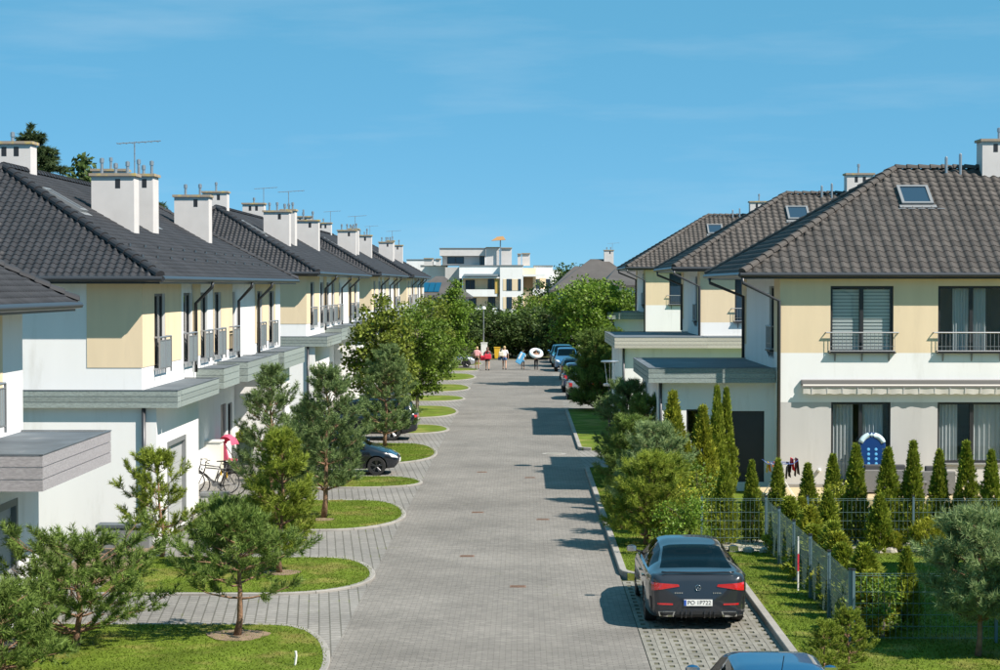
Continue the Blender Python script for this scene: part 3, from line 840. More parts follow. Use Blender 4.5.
# ------------------------------------------------------------------ houses with gardens (ridge across the street)
GH_UP = [(1.47, 3.32), (4.63, 6.6), (9.4, 11.3), (12.7, 14.5)]
def garden_house(label, X, Y, zb=0.35, ze=6.65, single=0, wood='grey_wood', far=False, gar=(-3.5, 1.3, 8.6), gtop=3.81, group='beige and white houses with dark hipped roofs and garages', seed=3, gdetail=True, gright=0.0):
    W, L = 16.4, 10.0
    h = thing('garden_house', label, 'house', (X, Y, 0), 0, group)
    fr = Fr((0, 0, 0), (1, 0, 0), (0, -1, 0)); lf = Fr((0, L, 0), (0, -1, 0), (-1, 0, 0))
    bk = Fr((W, L, 0), (-1, 0, 0), (0, 1, 0)); rt = Fr((W, 0, 0), (0, 1, 0), (1, 0, 0))
    zt = ze - 0.12
    uz0, uz1 = ze - 2.35, ze - 0.38
    lz1 = zb + 2.50
    LOW = [(1.5, 3.25, zb + 0.12, lz1), (4.63, 6.65, zb + 0.70, lz1), (9.3, 11.3, zb + 0.70, lz1), (12.7, 14.4, zb + 0.12, lz1)]
    zc = zb + 2.5; zw = uz0
    up = [(a, b, uz0, uz1) for a, b in GH_UP]
    wall('wall', fr, W, zw, zt, up, 'beige_plaster', h)
    wall('wall', fr, W, zc, zw, [], 'white_plaster', h)
    wall('wall', fr, W, -0.2, zc, LOW, 'grey_plaster', h)
    p = MB(); fr.box(p, 0, W, -0.2, zb + 0.08, 0.0, 0.03); build('plinth', p, 'concrete', h)
    lw = [(L - 2.6, L - 1.5, uz0, uz1)]
    wall('wall', lf, L, -0.2, zt, lw, 'white_plaster', h)
    for (a, b) in ((0.0, 1.3), (L - 1.4, L)):
        quad_panel(h, 'rendered_field', lf, a, b, zw, zt, 0.012, 'beige_plaster')
    wall('wall', bk, W, -0.2, zt, [], 'white_plaster', h)
    wall('wall', rt, L, -0.2, zt, [], 'white_plaster', h)
    for i, (a, b) in enumerate(GH_UP):
        window(h, fr, a, b, uz0, uz1, 2, far=far, inside='blind' if i % 2 == 0 else 'curtain', seed=seed + i)
        railing_bars(h, fr, a - 0.02, b + 0.02, uz0 + 0.06, uz0 + 0.60)
    for i, (a, b, c, d) in enumerate(LOW):
        window(h, fr, a, b, c, d, 2, far=far, inside='curtain', seed=seed + 10 + i)
        if c > zb + 0.4:
            q = MB(); fr.box(q, a - 0.04, b + 0.04, c - 0.05, c, 0.0, 0.06); build('sill', q, 'zinc', h)
    window(h, lf, *lw[0][:2], uz0, uz1, 1, far=far, seed=seed + 30)
    railing_bars(h, lf, lw[0][0], lw[0][1], uz0 + 0.06, uz0 + 0.75)
    ox, oy = 1.15, 0.28
    roof = hip_roof(h, -ox, W + ox, -oy, L + oy + 0.4, ze, 31.5, 'tile_brown', single, (X, Y, 0))
    c_, s_ = math.cos(R(31.5)), math.sin(R(31.5))
    half = (L + 2 * oy + 0.4) / 2; zr = ze + half * s_ / c_
    chimney(h, 7.0, 8.2, L / 2 - 0.3, L / 2 + 0.5, zr - 1.2, zr + 0.85, 1, seed, slots=2)
    if gdetail:
        q = MB(); q.lathe([(0.05, zr - 0.5), (0.05, zr + 0.45), (0, zr + 0.5)], 8, (6.35, L / 2 - 0.1, 0)); build('flue', q, 'zinc', roof)
        q = MB(); q.lathe([(0.05, zr - 0.5), (0.05, zr + 0.35), (0, zr + 0.4)], 8, (5.9, L / 2 - 0.1, 0)); build('flue', q, 'zinc', roof)
    v = half / c_ * 0.62
    skylight(roof, (4.15, -oy + v * c_, ze + v * s_), (1, 0, 0), (0, c_, s_), (0, -s_, c_), 0.98, 1.15)
    for k in range(5):
        q = MB(); q.tube([(4.0 + k * 0.3, -oy + (v - 0.3) * c_, ze + (v - 0.3) * s_ + 0.08), (4.22 + k * 0.3, -oy + (v - 0.3) * c_, ze + (v - 0.3) * s_ + 0.08)], 0.012, 4)
        build('snow_guard', q, 'zinc', roof)
    q = MB(); q.tube([(-ox + 0.0, -oy - 0.05, ze - 0.12), (-ox + 0.0, -oy - 0.05, ze - 0.28), (-0.05, -0.07, ze - 0.82), (-0.05, -0.07, 0.0)], 0.055, 8)
    build('downpipe', q, 'gutter_metal', h, smooth=True)
    q = MB(); q.tube([(-ox - 0.07, L * 0.9, ze - 0.12), (-ox - 0.07, L * 0.9, ze - 0.28), (-0.08, L * 0.9, ze - 0.75), (-0.08, L * 0.9, gtop)], 0.055, 8)
    build('downpipe', q, 'gutter_metal', h, smooth=True)
    # garage beside the house
    gx, gy0, gy1 = gar
    gb = gtop - 0.45
    F = Fr((gx, gy0, 0), (1, 0, 0), (0, -1, 0))
    gw = gright - gx
    win = (0.85, 1.35, zb + 1.25, zb + 2.2); dr = (gw - 1.30, gw - 0.30, zb, zb + 2.15)
    wall('garage_wall', F, gw, -0.2, gb, [win, dr], 'white_plaster', h)
    window(h, F, *win, 1, far=far, inside='none', fr=0.05, seed=seed)
    q = MB(); F.box(q, *dr, -0.14, -0.08); d = build('door', q, 'door_dark', h)
    q = MB(); F.box(q, dr[0] + 0.07, dr[0] + 0.1, zb + 0.95, zb + 1.1, -0.08, -0.03); build('handle', q, 'zinc', d)
    Fl = Fr((gx, gy1, 0), (0, -1, 0), (-1, 0, 0))
    gl = gy1 - gy0
    wall('garage_wall', Fl, gl, -0.2, gb, [(gl / 2 - 1.25, gl / 2 + 1.25, 0.05, 2.3)], 'white_plaster', h)
    q = MB(); Fl.box(q, gl / 2 - 1.22, gl / 2 + 1.22, 0.06, 2.28, -0.14, -0.09); build('garage_door', q, 'garage_grey', h)
    Fb = Fr((0, gy1, 0), (-1, 0, 0), (0, 1, 0)); wall('garage_wall', Fb, -gx, -0.2, gb, [], 'white_plaster', h)
    if gright > 0:
        Fx = Fr((gright, gy0, 0), (0, 1, 0), (1, 0, 0)); wall('garage_wall', Fx, -gy0, -0.2, gb, [], 'white_plaster', h)
        board_ring(h, 'canopy', -0.011, gright + 0.35, gy0 - 0.4, -0.06, gtop, gb, 'fr', wood)
    board_ring(h, 'canopy', gx - 0.32, -0.012, gy0 - 0.4, gy1 + 0.4, gtop, gb, 'flb', wood)
    q = MB(); q.tube([(gx + 0.07, gy0 - 0.06, gb), (gx + 0.07, gy0 - 0.06, 0)], 0.045, 7); build('downpipe', q, 'gutter_metal', h, smooth=True)
    return h
# ------------------------------------------------------------------ vegetation
def unit(a):
    return a / np.maximum(np.linalg.norm(a, axis=-1, keepdims=True), 1e-9)

def tufts(rs, pos, axis, n, ln, wd, shoot=None):
    """bottle-brush shoots: thin needles standing off each shoot axis; pos, axis (T,3)"""
    T = len(pos)
    sh = ln * 2.2 if shoot is None else shoot
    rv = rs.normal(size=(T, n, 3))
    ax = axis[:, None, :]
    rad = unit(rv - (rv * ax).sum(-1, keepdims=True) * ax)
    t = rs.uniform(-0.5, 0.5, (T, n, 1))
    d = unit(ax * (0.55 + 0.9 * np.maximum(t, 0)) + rad * 0.85 + np.array([0, 0, 0.12]))
    L = ln * rs.uniform(0.75, 1.15, (T, n, 1))
    base = pos[:, None, :] + ax * t * sh
    tip = base + d * L
    side = unit(np.cross(d, rs.normal(size=(T, n, 3)))) * wd
    return np.stack([base - side, base + side, tip], 2).reshape(-1, 3, 3)

def rand_leafs(rs, pos, size, up=0.4):
    n = len(pos)
    nrm = unit(rs.normal(size=(n, 3)) + np.array([0, 0, up]))
    a = unit(np.cross(nrm, rs.normal(size=(n, 3)))); b = np.cross(nrm, a)
    s = size * rs.uniform(0.6, 1.25, (n, 1))
    return np.stack([pos - a * s * 0.5, pos - b * s * 0.32, pos + a * s * 0.5, pos + b * s * 0.32], 1)

def pine_mesh(seed, H, Rr, clear, m, levels=9, per=5, nt=26, ln=0.12, wd=0.0075, rise=0.5, droop=0.0, top=0.25, tpb=12, shape=0.8, trunk_r=None, lean=0.0, bushy=0.0):
    rs = np.random.RandomState(seed)
    tb = MB()
    tr = trunk_r or 0.022 * H
    N = 8
    pts = []; px = py = 0.0
    for i in range(N + 1):
        t = i / N
        pts.append((px, py, H * 0.96 * t)); px += rs.normal() * 0.012 * H + lean * H / N; py += rs.normal() * 0.012 * H
    tb.tube(pts, tr, 7, rs=[tr * (1.25 if i == 0 else 1) * (1 - 0.9 * i / N) + 0.006 for i in range(N + 1)])
    def trunk(z):
        t = min(max(z / (H * 0.96), 0), 1) * N; i = min(int(t), N - 1); f = t - i
        return np.array(pts[i]) * (1 - f) + np.array(pts[i + 1]) * f
    P, A = [], []
    for k in range(levels):
        t = (k + rs.uniform(-0.25, 0.25)) / (levels - 1) if levels > 1 else 0
        t = min(max(t, 0), 1)
        z = clear + (H * 0.93 - clear) * t
        prof = (1 - t) ** shape * (0.62 + 0.38 * min(1, t * 4 + bushy)) + top * t * 0.35
        ph = rs.uniform(0, 6.28)
        for j in range(per):
            if rs.rand() < 0.10: continue
            az = ph + j * 6.283 / per + rs.normal() * 0.22
            L = Rr * prof * rs.uniform(0.55, 1.25)
            o = trunk(z + rs.uniform(-0.05, 0.05) * H / levels)
            rz = rise * (0.5 + t) - droop
            d0 = np.array([math.cos(az), math.sin(az), rz * 0.6]); d0 /= np.linalg.norm(d0)
            bp = [o]
            for q in range(1, 5):
                f = q / 4
                bp.append(o + d0 * L * f + np.array([0, 0, (rise * 0.35 - droop * 0.5) * L * f * f]) + rs.normal(size=3) * 0.02 * L)
            tb.tube(bp, 0.012, 4, cap=False, rs=[tr * 0.33 * (1 - 0.8 * i / 4) * (1 - 0.5 * t) + 0.003 for i in range(5)])
            side = np.array([-d0[1], d0[0], 0.0]); side /= max(np.linalg.norm(side), 1e-6)
            nsub = max(3, int(tpb * (0.3 + 0.7 * L / Rr) * 0.5))
            for q in range(nsub + 1):
                f = 1.0 if q == nsub else 0.22 + 0.74 * (q + rs.uniform(0, 0.8)) / nsub
                i = min(int(f * 4), 3); g = f * 4 - i
                b = bp[i] * (1 - g) + bp[i + 1] * g
                if f == 1.0: sd = d0 + np.array([0, 0, 0.3 - droop]); sl = 0.05
                else:
                    sg = 1 if q % 2 else -1
                    sd = side * sg * rs.uniform(0.5, 1.0) + d0 * rs.uniform(0.4, 0.9) + np.array([0, 0, rs.uniform(-0.1, 0.55) * (0.6 + rise) - droop * 0.6])
                    sl = (0.30 * L * (1.15 - f) + 0.10) * rs.uniform(0.7, 1.2)
                sd = sd / np.linalg.norm(sd)
                e = b + sd * sl
                if sl > 0.06: tb.tube([b, e], 0.004, 3, cap=False)
                for w in range(3 if sl > 0.16 else 2):
                    ax = unit(sd * 0.9 + rs.normal(size=3) * 0.38 + np.array([0, 0, 0.45 * (0.5 + rise) - droop * 0.7]))
                    P.append(e + ax * ln * 0.8 + rs.normal(size=3) * 0.02 - (sd * sl * 0.45 if w == 2 else 0)); A.append(ax)
    for q in range(10):
        z = H * (0.86 + 0.14 * q / 9); P.append(trunk(z) + rs.normal(size=3) * 0.02); A.append(unit(np.array([rs.normal() * 0.3, rs.normal() * 0.3, 1.0])))
    tris = tufts(rs, np.array(P), np.array(A), int(nt * 1.8), ln * 1.0, wd)
    me = tri_mesh('crown', tris); me.materials.append(MATS[m])
    tm = bpy.data.meshes.new('trunk'); tm.from_pydata(tb.v, [], tb.f); tm.materials.append(MATS['bark_pine'])
    tm.polygons.foreach_set('use_smooth', [True] * len(tm.polygons)); tm.update()
    return tm, me

def leaf_tree_mesh(seed, H, Rx, Rz, zc, m, clumps=90, per=70, size=0.13, cr=0.42, bark='bark', cone=0.0, trunk_r=0.07):
    rs = np.random.RandomState(seed)
    tb = MB()
    C = []
    while len(C) < clumps:
        u = unit(rs.normal(size=3)); r = rs.rand() ** 0.42
        p = u * r
        lob = 1 + 0.16 * math.sin(3 * math.atan2(p[1], p[0]) + seed) + 0.13 * math.sin(5 * p[2] + seed * 2)
        q = np.array([p[0] * Rx * lob, p[1] * Rx * lob, p[2] * Rz])
        if cone: 
            f = 1 - cone * (q[2] + Rz) / (2 * Rz); q[0] *= f; q[1] *= f
        C.append(q + np.array([0, 0, zc]))
    C = np.array(C)
    tp = [(0, 0, 0), (0.03, 0.02, zc * 0.35), (-0.02, 0.04, zc * 0.75), (0.02, 0.0, zc + Rz * 0.5)]
    tb.tube(tp, trunk_r, 8, rs=[trunk_r * 1.3, trunk_r, trunk_r * 0.75, trunk_r * 0.2])
    for c in C[::2]:
        z0 = max(zc - Rz * 0.95, min(c[2] - 0.25 * Rz - rs.rand() * 0.3, zc + Rz * 0.3))
        a = np.array([0.01, 0.02, z0]); mid = (a + c) / 2 + np.array([0, 0, 0.12 * rs.rand()])
        tb.tube([a, mid, c], 0.02, 4, cap=False, rs=[trunk_r * 0.32, trunk_r * 0.2, 0.006])
    sc = cr * rs.uniform(0.6, 1.25, (clumps, 1, 1))
    off = unit(rs.normal(size=(clumps, per, 3))) * (rs.rand(clumps, per, 1) ** 0.5) * sc * np.array([1.15, 1.15, 0.8])
    pos = (C[:, None, :] + off).reshape(-1, 3)
    me = quad_mesh('crown', rand_leafs(rs, pos, size)); me.materials.append(MATS[m])
    tm = bpy.data.meshes.new('trunk'); tm.from_pydata(tb.v, [], tb.f); tm.materials.append(MATS[bark]); tm.update()
    return tm, me

def thuja_mesh(seed, H, Rr, m, n=1100, blades=7, ln=0.12, ball=False, bloom=1.0, taper=0.9):
    rs = np.random.RandomState(seed)
    t = rs.rand(n) ** 0.9
    az = rs.uniform(0, 6.283, n)
    lump = 1 + 0.16 * np.sin(az * 3 + t * 9 + seed) + 0.14 * np.sin(az * 7 - t * 23) + rs.normal(size=n) * 0.07
    if ball:
        th = np.arccos(1 - 2 * t); rad = Rr * np.sin(th) * lump; z = H / 2 - np.cos(th) * H / 2
    else:
        prof = np.where(t < 0.16, 0.72 + 0.28 * t / 0.16, 1.0) * (1 - np.clip((t - 0.10) / 0.90, 0, 1) ** (1.15) ) ** taper
        rad = Rr * np.maximum(prof, 0.05) * lump; z = 0.03 + t * (H - 0.06)
    dep = 1 - 0.55 * rs.rand(n) ** 2.2
    pos = np.stack([np.cos(az) * rad * dep, np.sin(az) * rad * dep, z], 1)
    out = np.stack([np.cos(az), np.sin(az), np.zeros(n)], 1)
    ax = unit(out * rs.uniform(0.25, 0.9, (n, 1)) + np.array([0, 0, 1.0]) + rs.normal(size=(n, 3)) * 0.22)
    # flat fans
    fan = unit(np.cross(ax, rs.normal(size=(n, 3)))) 
    a = np.linspace(-0.75, 0.75, blades)[None, :, None] + rs.normal(size=(n, blades, 1)) * 0.08
    d = unit(ax[:, None, :] * np.cos(a) + fan[:, None, :] * np.sin(a))
    L = ln * rs.uniform(0.55, 1.2, (n, blades, 1))
    nrm = np.cross(ax, fan)[:, None, :]
    side = unit(np.cross(d, nrm + rs.normal(size=(n, blades, 3)) * 0.4)) * (0.013 * ln / 0.12)
    b = pos[:, None, :] + rs.normal(size=(n, blades, 3)) * 0.012
    tip = b + d * L; mid = b + d * L * 0.55
    q = np.stack([b, mid - side, tip, mid + side], 2).reshape(-1, 4, 3)
    me = quad_mesh('crown', q); me.materials.append(MATS[m])
    tb = MB(); tb.tube([(0, 0, 0), (0.005, 0.005, H * 0.5), (0, 0, H * 0.85)], 0.03, 6, rs=[0.035, 0.025, 0.008])
    for k in range(18):
        zz = H * (0.08 + 0.75 * k / 18); aa = rs.uniform(0, 6.28); rr = Rr * 0.6 * (1 - k / 20)
        tb.tube([(0, 0, zz), (math.cos(aa) * rr, math.sin(aa) * rr, zz + rr * 0.9)], 0.008, 3, cap=False)
    tm = bpy.data.meshes.new('trunk'); tm.from_pydata(tb.v, [], tb.f); tm.materials.append(MATS['bark']); tm.update()
    return tm, me

def plant(name, meshes, label, cat, loc, rz=0.0, sc=1.0, group=None):
    t = thing(name, label, cat, loc, rz, group)
    t.scale = (sc, sc, sc) if not isinstance(sc, tuple) else sc
    for nm, me in zip(('trunk', 'crown'), meshes):
        o = bpy.data.objects.new(nm, me); col.objects.link(o); o.parent = t
    return t

def grass_blades(name, label, polys, density, z=0.05, hgt=0.06, seed=1):
    """polys: list of polygons (list of xy). one object of loose grass blades"""
    rs = np.random.RandomState(seed)
    allp = []
    for poly in polys:
        p = np.array(poly); lo, hi = p.min(0), p.max(0)
        n = int((hi[0] - lo[0]) * (hi[1] - lo[1]) * density)
        q = rs.uniform(lo, hi, (n, 2))
        x, y = q[:, 0], q[:, 1]; ins = np.zeros(n, bool); j = len(p) - 1
        for i in range(len(p)):
            xi, yi, xj, yj = *p[i], *p[j]
            c = ((yi > y) != (yj > y)) & (x < (xj - xi) * (y - yi) / (yj - yi + 1e-12) + xi)
            ins ^= c; j = i
        allp.append(q[ins])
    q = np.concatenate(allp); n = len(q)
    b = np.concatenate([q, np.full((n, 1), z)], 1)
    az = rs.uniform(0, 6.283, n); w = 0.010 * rs.uniform(0.7, 1.4, (n, 1))
    side = np.stack([np.cos(az), np.sin(az), np.zeros(n)], 1) * w
    tip = b + np.stack([rs.normal(size=n) * 0.03, rs.normal(size=n) * 0.03, hgt * rs.uniform(0.4, 1.3, n)], 1)
    me = tri_mesh(name, np.stack([b - side, b + side, tip], 1))
    o = mesh_obj(name, me, 'grass_blade')
    return tag(o, label, 'grass', None, 'stuff')
# ------------------------------------------------------------------ cars (local: front towards +y, ground z = 0)
def lerp_tab(tab, y):
    if y <= tab[0][0]: return tab[0][1]
    for (a, va), (b, vb) in zip(tab, tab[1:]):
        if y <= b:
            t = (y - a) / (b - a); t = t * t * (3 - 2 * t) * 0.5 + t * 0.5
            return va + (vb - va) * t
    return tab[-1][1]

CAR_KINDS = {
    # tables over y from rear (-L/2) to front
    'coupe': dict(L=4.96, W=0.945, wb=(-1.42, 1.50), wr=0.345,
        width=[(-2.48, 0.70), (-2.44, 0.80), (-2.30, 0.885), (-1.9, 0.935), (-1.3, 0.945), (0.5, 0.935), (1.5, 0.935), (2.0, 0.90), (2.33, 0.80), (2.44, 0.68), (2.48, 0.55)],
        low=[(-2.48, 0.27), (-2.44, 0.235), (-2.3, 0.21), (-1.9, 0.20), (1.9, 0.20), (2.35, 0.24), (2.48, 0.40)],
        belt=[(-2.48, 0.86), (-2.44, 0.94), (-2.36, 0.99), (-1.9, 1.00), (-1.2, 0.985), (0.5, 0.95), (1.2, 0.92), (2.0, 0.78), (2.35, 0.66), (2.48, 0.55)],
        roof=[(-2.48, 0.88), (-2.44, 0.965), (-2.36, 1.035), (-2.10, 1.05), (-1.55, 1.19), (-0.95, 1.365), (-0.4, 1.425), (0.05, 1.425), (0.45, 1.37), (1.32, 0.985), (2.0, 0.84), (2.35, 0.70), (2.48, 0.57)],
        rw=[(-2.48, 0.62), (-2.1, 0.74), (-1.55, 0.66), (-0.95, 0.585), (0.0, 0.585), (0.45, 0.61), (1.32, 0.74), (2.48, 0.5)],
        side=(-1.55, 1.0), pil=[(-0.42, -0.34)], ws=(0.42, 1.26), rwin=(-1.98, -0.92)),
    'hatch': dict(L=3.98, W=0.86, wb=(-1.22, 1.27), wr=0.305,
        width=[(-1.99, 0.64), (-1.95, 0.74), (-1.8, 0.82), (-1.2, 0.86), (1.0, 0.86), (1.5, 0.83), (1.82, 0.72), (1.95, 0.58), (1.99, 0.45)],
        low=[(-1.99, 0.45), (-1.9, 0.30), (-1.5, 0.21), (1.5, 0.21), (1.85, 0.24), (1.99, 0.42)],
        belt=[(-1.99, 0.92), (-1.9, 1.02), (-1.2, 1.00), (0.3, 0.93), (1.0, 0.90), (1.6, 0.76), (1.9, 0.62), (1.99, 0.52)],
        roof=[(-1.99, 0.95), (-1.93, 1.10), (-1.62, 1.38), (-1.0, 1.46), (-0.3, 1.47), (0.25, 1.38), (1.12, 0.97), (1.6, 0.82), (1.9, 0.66), (1.99, 0.54)],
        rw=[(-1.99, 0.60), (-1.6, 0.58), (-0.3, 0.58), (0.25, 0.60), (1.12, 0.70), (1.99, 0.4)],
        side=(-1.45, 0.85), pil=[(-0.38, -0.28), (-1.2, -1.1)], ws=(0.25, 1.06), rwin=(-1.92, -1.55)),
    'suv': dict(L=4.66, W=0.93, wb=(-1.30, 1.38), wr=0.37,
        width=[(-2.33, 0.74), (-2.28, 0.83), (-2.1, 0.90), (-1.4, 0.93), (1.3, 0.93), (1.9, 0.90), (2.18, 0.80), (2.29, 0.66), (2.33, 0.52)],
        low=[(-2.33, 0.52), (-2.25, 0.38), (-1.8, 0.27), (1.8, 0.27), (2.2, 0.32), (2.33, 0.5)],
        belt=[(-2.33, 1.02), (-2.2, 1.12), (-1.2, 1.11), (0.5, 1.05), (1.2, 1.03), (1.9, 0.93), (2.25, 0.78), (2.33, 0.66)],
        roof=[(-2.33, 1.05), (-2.27, 1.20), (-2.0, 1.58), (-1.3, 1.69), (-0.3, 1.71), (0.3, 1.63), (1.2, 1.12), (1.9, 0.99), (2.25, 0.83), (2.33, 0.68)],
        rw=[(-2.33, 0.66), (-2.0, 0.64), (-0.3, 0.64), (0.3, 0.66), (1.2, 0.78), (2.33, 0.5)],
        side=(-1.85, 0.95), pil=[(-0.42, -0.30), (-1.32, -1.22)], ws=(0.32, 1.14), rwin=(-2.26, -1.93)),
}
def ring_of(K, y, n_rows):
    w = lerp_tab(K['width'], y); lo = lerp_tab(K['low'], y); be = lerp_tab(K['belt'], y); ro = max(lerp_tab(K['roof'], y), be + 0.012); rw = min(lerp_tab(K['rw'], y), w * 0.9)
    cab = min(1.0, max(0.0, (ro - be - 0.03) / 0.25))
    pts = [(0, lo), (w * 0.80, lo), (w * 0.93, lo + 0.03), (w * 0.985, lo + 0.12), (w * 0.985, lo + (be - lo) * 0.45), (w, lo + (be - lo) * 0.62), (w * 0.995, lo + (be - lo) * 0.80), (w * 0.965, be - 0.03), (w * 0.93, be + 0.0)]
    sx, sz = w * 0.905, be + 0.012
    ex = rw
    ez = ro - 0.055 * cab - 0.02
    if cab < 0.02: ez = be + (ro - be) * 0.75
    for t in (0.0, 0.33, 0.66, 1.0):
        bul = 0.03 * cab * math.sin(math.pi * t)
        pts.append((sx + (ex - sx) * t + bul, sz + (ez - sz) * t))
    pts += [(ex * 0.92, ro - 0.022 * cab - (ro - ez) * 0.25), (ex * 0.72, ro - 0.010), (ex * 0.36, ro - 0.002), (0, ro)]
    return pts

def make_car(label, kind, paint, loc, rz, plate=None, group=None, rim='rim_dark', detail=True, name='parked_car', rails=False, roof_strip=False):
    K = CAR_KINDS[kind]
    car = thing(name, label, 'car', (0, 0, 0), 0, group)
    hl = K['L'] / 2
    ys = set(np.linspace(-hl, hl, 56 if detail else 34).tolist())
    for a in (*K['side'], *K['ws'], *K['rwin'], *[q for p in K['pil'] for q in p], -hl + 0.015, -hl + 0.04, -hl + 0.08, hl - 0.015, hl - 0.04, hl - 0.08): ys.add(a)
    ys = sorted(ys)
    ys = [y for i, y in enumerate(ys) if i == 0 or y - ys[i - 1] > 0.004]
    bm = bmesh.new()
    rings = []
    for y in ys:
        half = ring_of(K, y, 0); n = len(half)
        full = [(x, z) for x, z in half] + [(-x, z) for x, z in reversed(half[1:-1])]
        rings.append([bm.verts.new((x, y, z)) for x, z in full])
    N = len(rings[0]); n = len(ring_of(K, 0, 0))
    e = 1e-4
    def seg(i):           # symmetric segment index
        return i if i < n - 1 else N - 1 - i
    for k in range(len(ys) - 1):
        ym = (ys[k] + ys[k + 1]) / 2
        for i in range(N):
            j = (i + 1) % N
            f = bm.faces.new((rings[k][i], rings[k + 1][i], rings[k + 1][j], rings[k][j]))
            s = seg(i); mi = 0
            if 9 <= s <= 11 and K['side'][0] < ym < K['side'][1] and not any(a - e < ym < b + e for a, b in K['pil']):
                h = max(lerp_tab(K['roof'], ym) - lerp_tab(K['belt'], ym), 0)
                if h > 0.12: mi = 1
            if s >= 12 and (K['ws'][0] < ym < K['ws'][1]): mi = 1 if s >= 13 else 0
            if s >= 12 and (K['rwin'][0] < ym < K['rwin'][1]): mi = 1 if s >= 13 else 0
            if s <= 1: mi = 2
            f.material_index = mi; f.smooth = True
    f = bm.faces.new(rings[0]); f.material_index = 0
    f = bm.faces.new(list(reversed(rings[-1]))); f.material_index = 0
    bmesh.ops.recalc_face_normals(bm, faces=bm.faces)
    me = bpy.data.meshes.new('body'); bm.to_mesh(me); bm.free()
    for m_ in (paint, 'car_glass', 'black_plastic'): me.materials.append(MATS[m_])
    bvh_src = me.copy()
    tmp = bpy.data.objects.new('tmp_body', me); col.objects.link(tmp)
    # wheel arches cut with cylinders
    cb = MB()
    for yw in K['wb']:
        for sx in (-1, 1):
            x0, x1 = sorted((sx * (K['W'] - 0.26), sx * (K['W'] + 0.2)))
            r = K['wr'] + 0.05
            cb.lathe([(0, x0), (r, x0), (r, x1), (0, x1)], 24, (0, yw, K['wr']), 'x')
    cme = bpy.data.meshes.new('cut'); cme.from_pydata(cb.v, [], cb.f)
    for m_ in (paint, 'car_glass', 'black_plastic'): cme.materials.append(MATS[m_])
    cme.polygons.foreach_set('material_index', [2] * len(cme.polygons)); cme.update()
    bmc = bmesh.new(); bmc.from_mesh(cme); bmesh.ops.remove_doubles(bmc, verts=bmc.verts, dist=1e-5); bmesh.ops.recalc_face_normals(bmc, faces=bmc.faces); bmc.to_mesh(cme); bmc.free()
    cut = bpy.data.objects.new('tmp_cut', cme); col.objects.link(cut)
    md = tmp.modifiers.new('b', 'BOOLEAN'); md.operation = 'DIFFERENCE'; md.object = cut; md.solver = 'EXACT'
    dg = bpy.context.evaluated_depsgraph_get()
    res = bpy.data.meshes.new_from_object(tmp.evaluated_get(dg))
    bpy.data.objects.remove(tmp); bpy.data.objects.remove(cut)
    def split(idx, nm, mt, parent):
        b = bmesh.new(); b.from_mesh(res)
        bmesh.ops.delete(b, geom=[f for f in b.faces if f.material_index != idx], context='FACES')
        if not b.faces: b.free(); return None
        for f in b.faces: f.material_index = 0
        m2 = bpy.data.meshes.new(nm); b.to_mesh(m2); b.free()
        try: m2.set_sharp_from_angle(angle=R(38))
        except Exception: pass
        return mesh_obj(nm, m2, mt, parent)
    body = split(0, 'body', paint, car)
    # glass: each pane its own object (connected islands)
    b = bmesh.new(); b.from_mesh(res)
    bmesh.ops.delete(b, geom=[f for f in b.faces if f.material_index != 1], context='FACES')
    b.faces.ensure_lookup_table(); seen = set(); isl = []
    for f in b.faces:
        if f.index in seen: continue
        st = [f]; cur = []; seen.add(f.index)
        while st:
            q = st.pop(); cur.append(q)
            for ed in q.edges:
                for g in ed.link_faces:
                    if g.index not in seen: seen.add(g.index); st.append(g)
        isl.append(cur)
    for cur in isl:
        if len(cur) < 3: continue
        idx = {}; vs = []; fs = []
        for f in cur:
            ff = []
            for v in f.verts:
                if v not in idx: idx[v] = len(vs); vs.append(tuple(v.co))
                ff.append(idx[v])
            fs.append(tuple(ff))
        g = MB(); g.v, g.f = vs, fs
        build('window', g, 'car_glass', car, smooth=True)
    b.free()
    split(2, 'underbody', 'black_plastic', car)
    bvh = BVHTree.FromPolygons([v.co for v in bvh_src.vertices], [tuple(p.vertices) for p in bvh_src.polygons])
    def onto(x, z, front, off=0.006):
        d = Vector((0, -1, 0)) if front else Vector((0, 1, 0))
        o = Vector((x, 4 if front else -4, z))
        h = bvh.ray_cast(o, d)
        if h[0] is None: return Vector((x, (hl if front else -hl) * 0.98, z))
        return h[0] + h[1] * off * (1 if h[1].dot(d) < 0 else -1)
    def patch(nm, top, bot, m_, front=False, off=0.006, nv=4, parent=car, th=0.012):
        q = MB(); nu = len(top)
        for j in range(nv + 1):
            for (a, c) in zip(top, bot):
                t = j / nv; q.v.append(tuple(onto(a[0] + (c[0] - a[0]) * t, a[1] + (c[1] - a[1]) * t, front, off)))
        for j in range(nv):
            for i in range(nu - 1):
                q.f.append((j * nu + i, j * nu + i + 1, (j + 1) * nu + i + 1, (j + 1) * nu + i))
        # a rim back to the body gives it thickness
        bd = [i for i in range(nu)] + [j * nu + nu - 1 for j in range(1, nv + 1)] + [nv * nu + i for i in reversed(range(nu - 1))] + [j * nu for j in reversed(range(1, nv))]
        k = len(q.v); s = -1 if front else 1
        for i in bd: q.v.append((q.v[i][0], q.v[i][1] + s * (off + th), q.v[i][2]))
        for i in range(len(bd)): q.f.append((bd[i], bd[(i + 1) % len(bd)], k + (i + 1) % len(bd), k + i))
        return build(nm, q, m_, parent, smooth=False)
    def seg2(a, b, n=8): return [(a[0] + (b[0] - a[0]) * i / (n - 1), a[1] + (b[1] - a[1]) * i / (n - 1)) for i in range(n)]
    W = K['W']
    be_r = lerp_tab(K['belt'], -hl + 0.04)
